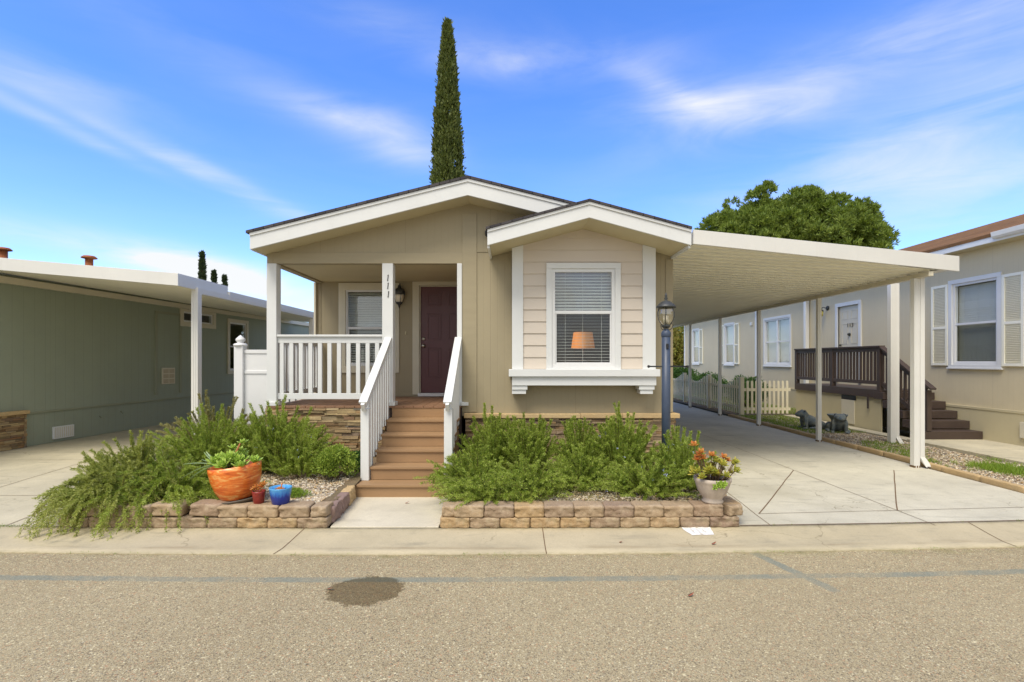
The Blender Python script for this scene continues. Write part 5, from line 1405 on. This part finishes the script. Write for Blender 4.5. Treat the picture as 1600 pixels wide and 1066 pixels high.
def rosette(mb, c, r, n_=18, w=.02, axis=(0, 0, 1), open_=.6):
    ax = Vector(axis).normalized(); u = ax.orthogonal().normalized(); v_ = ax.cross(u)
    for k in range(n_):
        a = k*2.39996; t = k/n_; el_ = (1-t)*open_; dirr = (u*math.cos(a)+v_*math.sin(a))
        d = dirr*math.sin(el_*1.5+.12)+ax*math.cos(el_*1.5+.12); leaf_strip(mb, Vector(c)+dirr*.004, d, ax, r*(.45+.55*(1-t)), w, .18)
Rv = random.Random(3)
# orange pot, tilted
tiltM = Matrix.Rotation(R(-7), 3, 'Y')
op = thing('orange_pot', 'large orange glazed pot, tilted, full of green succulents', 'pot', (-2.76, 5.17, .2))
OC = Vector((-2.76, 5.17, .215))
MB().lathe([(.14, 0), (.165, .02), (.205, .10), (.232, .20), (.243, .29), (.245, .335), (.228, .335), (.222, .27), (.20, .24), (.002, .24)], OC, 48, True, tiltM).build('pot_body', ORG_G, op)
MB().lathe([(.10, -.035), (.20, -.03), (.235, .0), (.24, .015), (.228, .015), (.19, -.012), (.002, -.012)], OC+Vector((.015, 0, 0)), 40, True, tiltM).build('saucer', painted('dark_saucer', C(92, 84, 72), .5, .15, 9), op)
MB().lathe([(.222, .285), (.1, .30), (.002, .31)], OC, 24, True, tiltM).build('soil', POTSOIL, op)
sc_ = MB()
for k in range(20):
    a = Rv.uniform(0, 6.28); rr_ = Rv.uniform(.03, .2); c = OC+tiltM @ Vector((rr_*math.cos(a)+.02, rr_*math.sin(a)*.9, .31+Rv.uniform(.0, .10)))
    rosette(sc_, c, Rv.uniform(.08, .11), 22, .042, (Rv.uniform(-.4, .4), -Rv.uniform(.1, .7), 1), .75)
for k in range(4):
    c = OC+tiltM @ Vector((Rv.uniform(-.0, .1), Rv.uniform(0, .1), .42+.04*k)); rosette(sc_, c, .06, 14, .028, (Rv.uniform(-.6, .6), -.3, 1), .9)
sc_.build('succulent_rosettes', SUCC, op)
al = MB()
for ang, L, cu in ((185, .30, -.25), (200, .26, -.7), (170, .18, .0), (150, .2, .25), (215, .2, -.9), (130, .22, .1), (30, .12, -.2), (340, .10, -.3)):
    a = R(ang); leaf_strip(al, OC+Vector((-.12, -.10, .34)), (math.cos(a), math.sin(a)*.5-.15, .35), (0, 0, 1), L*1.1, .036, cu, 7, .006)
al.build('aloe_leaves', ALOE, op)
stk = MB(); stk.tube([OC+Vector((-.03, -.02, .36)), OC+Vector((-.01, -.03, .46)), OC+Vector((.03, -.03, .55))], [.011, .01, .007], 8); stk.tube([OC+Vector((-.09, -.05, .34)), OC+Vector((-.10, -.06, .40)), OC+Vector((-.06, -.06, .43))], [.012, .011, .008], 8); stk.build('bare_stem', painted('rust_stem', C(176, 106, 62), .7, .2), op)
# red pot
rp = thing('red_pot', 'small dark red pot with an orange succulent on the block wall', 'pot', (-2.475, 5.0, .21))
RC = Vector((-2.465, 4.985, .205)); MB().lathe([(.043, 0), (.048, .01), (.062, .11), (.064, .125), (.057, .125), (.053, .11), (.002, .108)], RC, 28).build('pot_body', RED_G, rp)
rs_ = MB()
for dx, dz, r_ in ((-.03, .15, .045), (.03, .17, .05), (.0, .14, .04), (.05, .19, .04), (-.05, .14, .03)):
    rosette(rs_, RC+Vector((dx, -.01, dz)), r_, 14, .018, (dx*8, -.5, 1), .8); rs_.tube([RC+Vector((dx*.3, 0, .10)), RC+Vector((dx, -.01, dz))], .004, 6)
rs_.build('succulent', SUCR, rp)
bp = thing('blue_pot', 'small blue glazed pot on the block wall beside the red pot', 'pot', (-2.26, 5.0, .21))
BC = Vector((-2.255, 4.99, .205)); MB().lathe([(.072, 0), (.080, .005), (.098, .12), (.104, .15), (.106, .16), (.096, .16), (.088, .13), (.002, .128)], BC, 36).build('pot_body', BLUE_G, bp)
MB().lathe([(.085, .131), (.002, .136)], BC, 20).build('soil', POTSOIL, bp)
bs_ = MB()
for k in range(5): rosette(bs_, BC+Vector((Rv.uniform(-.05, .05), Rv.uniform(-.04, .04), .14)), .03, 10, .012, (0, -.3, 1), .8)
bs_.tube([BC+Vector((.0, 0, .13)), BC+Vector((.015, 0, .20))], .006, 6); bs_.build('succulent', SUCR, bp)
# grey fluted planter with succulents on the right wall
gp = thing('stone_planter', 'weathered grey planter with yellow and orange succulents at the right end of the wall', 'planter', (1.98, 5.03, .2))
GC = Vector((1.965, 5.02, .21)); prf = [(.095, 0), (.10, .02), (.088, .035), (.10, .06), (.135, .11), (.155, .17), (.165, .20), (.175, .215), (.175, .245), (.160, .245), (.150, .21), (.002, .205)]
gpm = MB().lathe(prf, GC, 64)
for i, v_ in enumerate(gpm.v):
    p = Vector(v_)-GC
    if .06 < p.z < .2:
        a = math.atan2(p.y, p.x); k_ = 1+.02*math.sin(a*16+p.z*60); gpm.v[i] = tuple(GC+Vector((p.x*k_, p.y*k_, p.z)))
gpm.build('pot_body', GREYP, gp)
MB().lathe([(.15, .21), (.002, .22)], GC, 20).build('soil', POTSOIL, gp)
gs = MB(); go_ = MB(); gst = MB()
for k in range(30):
    a = Rv.uniform(0, 6.28); rr_ = Rv.uniform(.02, .23); hz = Rv.uniform(.26, .42); c = GC+Vector((rr_*math.cos(a), rr_*math.sin(a)*.8, hz))
    rosette(gs, c, Rv.uniform(.05, .075), 16, .026, (math.cos(a)*.8, math.sin(a)*.5-.4, 1), .75); gst.tube([GC+Vector((rr_*.5*math.cos(a), rr_*.4*math.sin(a), .2)), c], [.006, .004], 5)
for dx, dz in ((-.14, .46), (-.19, .56), (-.1, .43), (-.02, .46), (-.16, .42), (-.12, .49), (.1, .44), (.13, .41)):
    c = GC+Vector((dx, -.02, dz)); rosette(go_, c, .055, 14, .024, (dx, -.5, 1), .8); gst.tube([GC+Vector((dx*.4, 0, .2)), c], [.006, .004], 5)
gs.build('yellow_rosettes', SUCY, gp); go_.build('orange_rosettes', SUCR, gp); gst.build('stems', TWIG, gp)
tr2 = MB()
for k in range(6): rosette(tr2, GC+Vector((.0+Rv.uniform(-.05, .06), -.17, .20+Rv.uniform(-.02, .05))), .04, 12, .02, (0, -1, .2), .9)
tr2.build('trailing_rosettes', SUCC, gp)

# ---------------------------------------------------------------- frog statues
def frogstone():
    t = NT('frog_stone'); n1 = t.noise(12, 7, .7); n2 = t.noise(50, 5, .6)
    col = t.mix(t.mapr(n1, .35, .65), C(84, 100, 110), C(138, 140, 126)); return t.fin(col, .75, t.bump(n2, .4, .006))
FROGM = frogstone()
def ell(mb, c, r, rot=None, n_=14):
    b = len(mb.v)
    for i in range(n_+1):
        th = math.pi*i/n_
        for k in range(n_):
            a = 2*math.pi*k/n_; v_ = Vector((math.sin(th)*math.cos(a)*r[0], math.sin(th)*math.sin(a)*r[1], math.cos(th)*r[2]))
            if rot: v_ = rot @ v_
            mb.v.append(tuple(Vector(c)+v_))
    for i in range(n_):
        for k in range(n_): mb.f.append((b+i*n_+k, b+(i+1)*n_+k, b+(i+1)*n_+(k+1) % n_, b+i*n_+(k+1) % n_)); mb.sm.append(True)
def frog(label, x, y, rz, bowl):
    o = thing('frog_statue', label, 'statue', (x, y, .03), rz)
    mb = MB(); ry = lambda a: Matrix.Rotation(R(a), 3, 'Y')
    ell(mb, (.02, 0, .17), (.24, .15, .12), ry(32)); ell(mb, (-.17, 0, .33), (.13, .12, .085), ry(12)); ell(mb, (-.26, 0, .32), (.07, .09, .05))
    for s in (-1, 1):
        ell(mb, (-.15, s*.075, .40), (.035, .03, .035)); ell(mb, (.14, s*.15, .11), (.15, .07, .10), ry(20)); ell(mb, (.02, s*.19, .035), (.14, .045, .03)); ell(mb, (-.14, s*.12, .15), (.04, .04, .15), ry(-8)); ell(mb, (-.17, s*.14, .02), (.07, .05, .02))
    b = mb.build('body', FROGM, o, 0, True); rm = b.modifiers.new('remesh', 'REMESH'); rm.mode = 'VOXEL'; rm.voxel_size = .010; rm.use_smooth_shade = True
    sm_ = b.modifiers.new('smooth', 'SMOOTH'); sm_.iterations = 4
    for s in (-1, 1): e_ = MB(); ell(e_, (-.165, s*.098, .405), (.014, .012, .014), None, 8); e_.build('eye', BLACK, o, 0, True)
    if bowl: MB().lathe([(.10, .20), (.13, .28), (.19, .36), (.20, .385), (.175, .385), (.13, .33), (.002, .33)], (.05, 0, 0), 28).build('bowl', FROGM, o, 0, True)
    return o
frog('blue-grey frog statue sitting with raised head in the grass', 6.85, 11.75, R(-8), False)
frog('blue-grey frog planter with open bowl behind the second carport post', 7.1, 11.15, R(70), True)

# ---------------------------------------------------------------- little things on the ground
t = NT('white_marking'); n1 = t.noise(22, 7, .75, t.pos()); n2 = t.noise(70, 5, .6, t.pos())
col = t.mix(t.mapr(n1, .52, .62), C(232, 230, 226), C(176, 164, 134)); MARK = t.fin(t.mix(t.mapr(n2, .5, .75, 0, .35), col, C(196, 188, 168)), .7, t.bump(n2, .3, .003))
mk = MB(); gz = lambda y, x: np.interp(y-curve_c(x), [4.29, 4.45, 4.62, 4.84, 4.88], [-.026, -.034, -.022, -.001, .004])
poly_ = []
ring = [(1.62, 4.855), (1.70, 4.857), (1.78, 4.855), (1.85, 4.857), (1.895, 4.85), (1.885, 4.80), (1.88, 4.75), (1.87, 4.69), (1.80, 4.685), (1.74, 4.69), (1.66, 4.68), (1.65, 4.72), (1.63, 4.77), (1.62, 4.81)]
ring = [(x+.0, y+curve_c(x)*1.0) for x, y in ring]
mk.add([(x, y, gz(y, x)+.004) for x, y in ring], [tuple(range(len(ring)))[::-1]])
pm_ = mk.build('painted_marking', MARK); pm_['kind'] = 'structure'; pm_['label'] = 'faded white painted address patch on the gutter'
fg = MB()   # the worn grey figures on it: 111
FIG = painted('worn_grey_paint', C(196, 196, 192), .8, .1)
for x in (1.70, 1.755, 1.81):
    c = curve_c(x); ys = (4.72, 4.81); w = .005
    fg.add([(x-w, ys[0]+c, gz(ys[0]+c, x)+.006), (x+w, ys[0]+c, gz(ys[0]+c, x)+.006), (x+w-.01, ys[1]+c, gz(ys[1]+c, x)+.0075), (x-w-.01, ys[1]+c, gz(ys[1]+c, x)+.0075)], [(0,1,2,3)])
fg.build('figures', FIG, pm_)
for i, (px, py, lab) in enumerate(((1116, 851, 'brown dead leaf lying on the gutter below the white patch'), (971, 848, 'small reddish leaf on the gutter left of the white patch'), (1080, 932, 'red leaf fragment lying alone on the road'), (517, 921, 'pinkish leaf at the left edge of the damp patch'), (636, 787, 'tiny curled leaf on the entry walk'))):
    gz_ = -.028 if py > 845 else .014
    Y_ = (1.6-gz_)*800/(py-563); X_ = (px-800)*Y_/800; o = MB(); leaf_strip(o, (X_-.02, Y_, gz_+.006), (1, .3*(-1)**i, .1), (0, 0, 1), .045 if i != 1 else .03, .022, .3, 5, .001)
    ob = o.build('fallen_leaf', LEAFD); tag(ob, lab, 'leaf', 'fallen leaves')
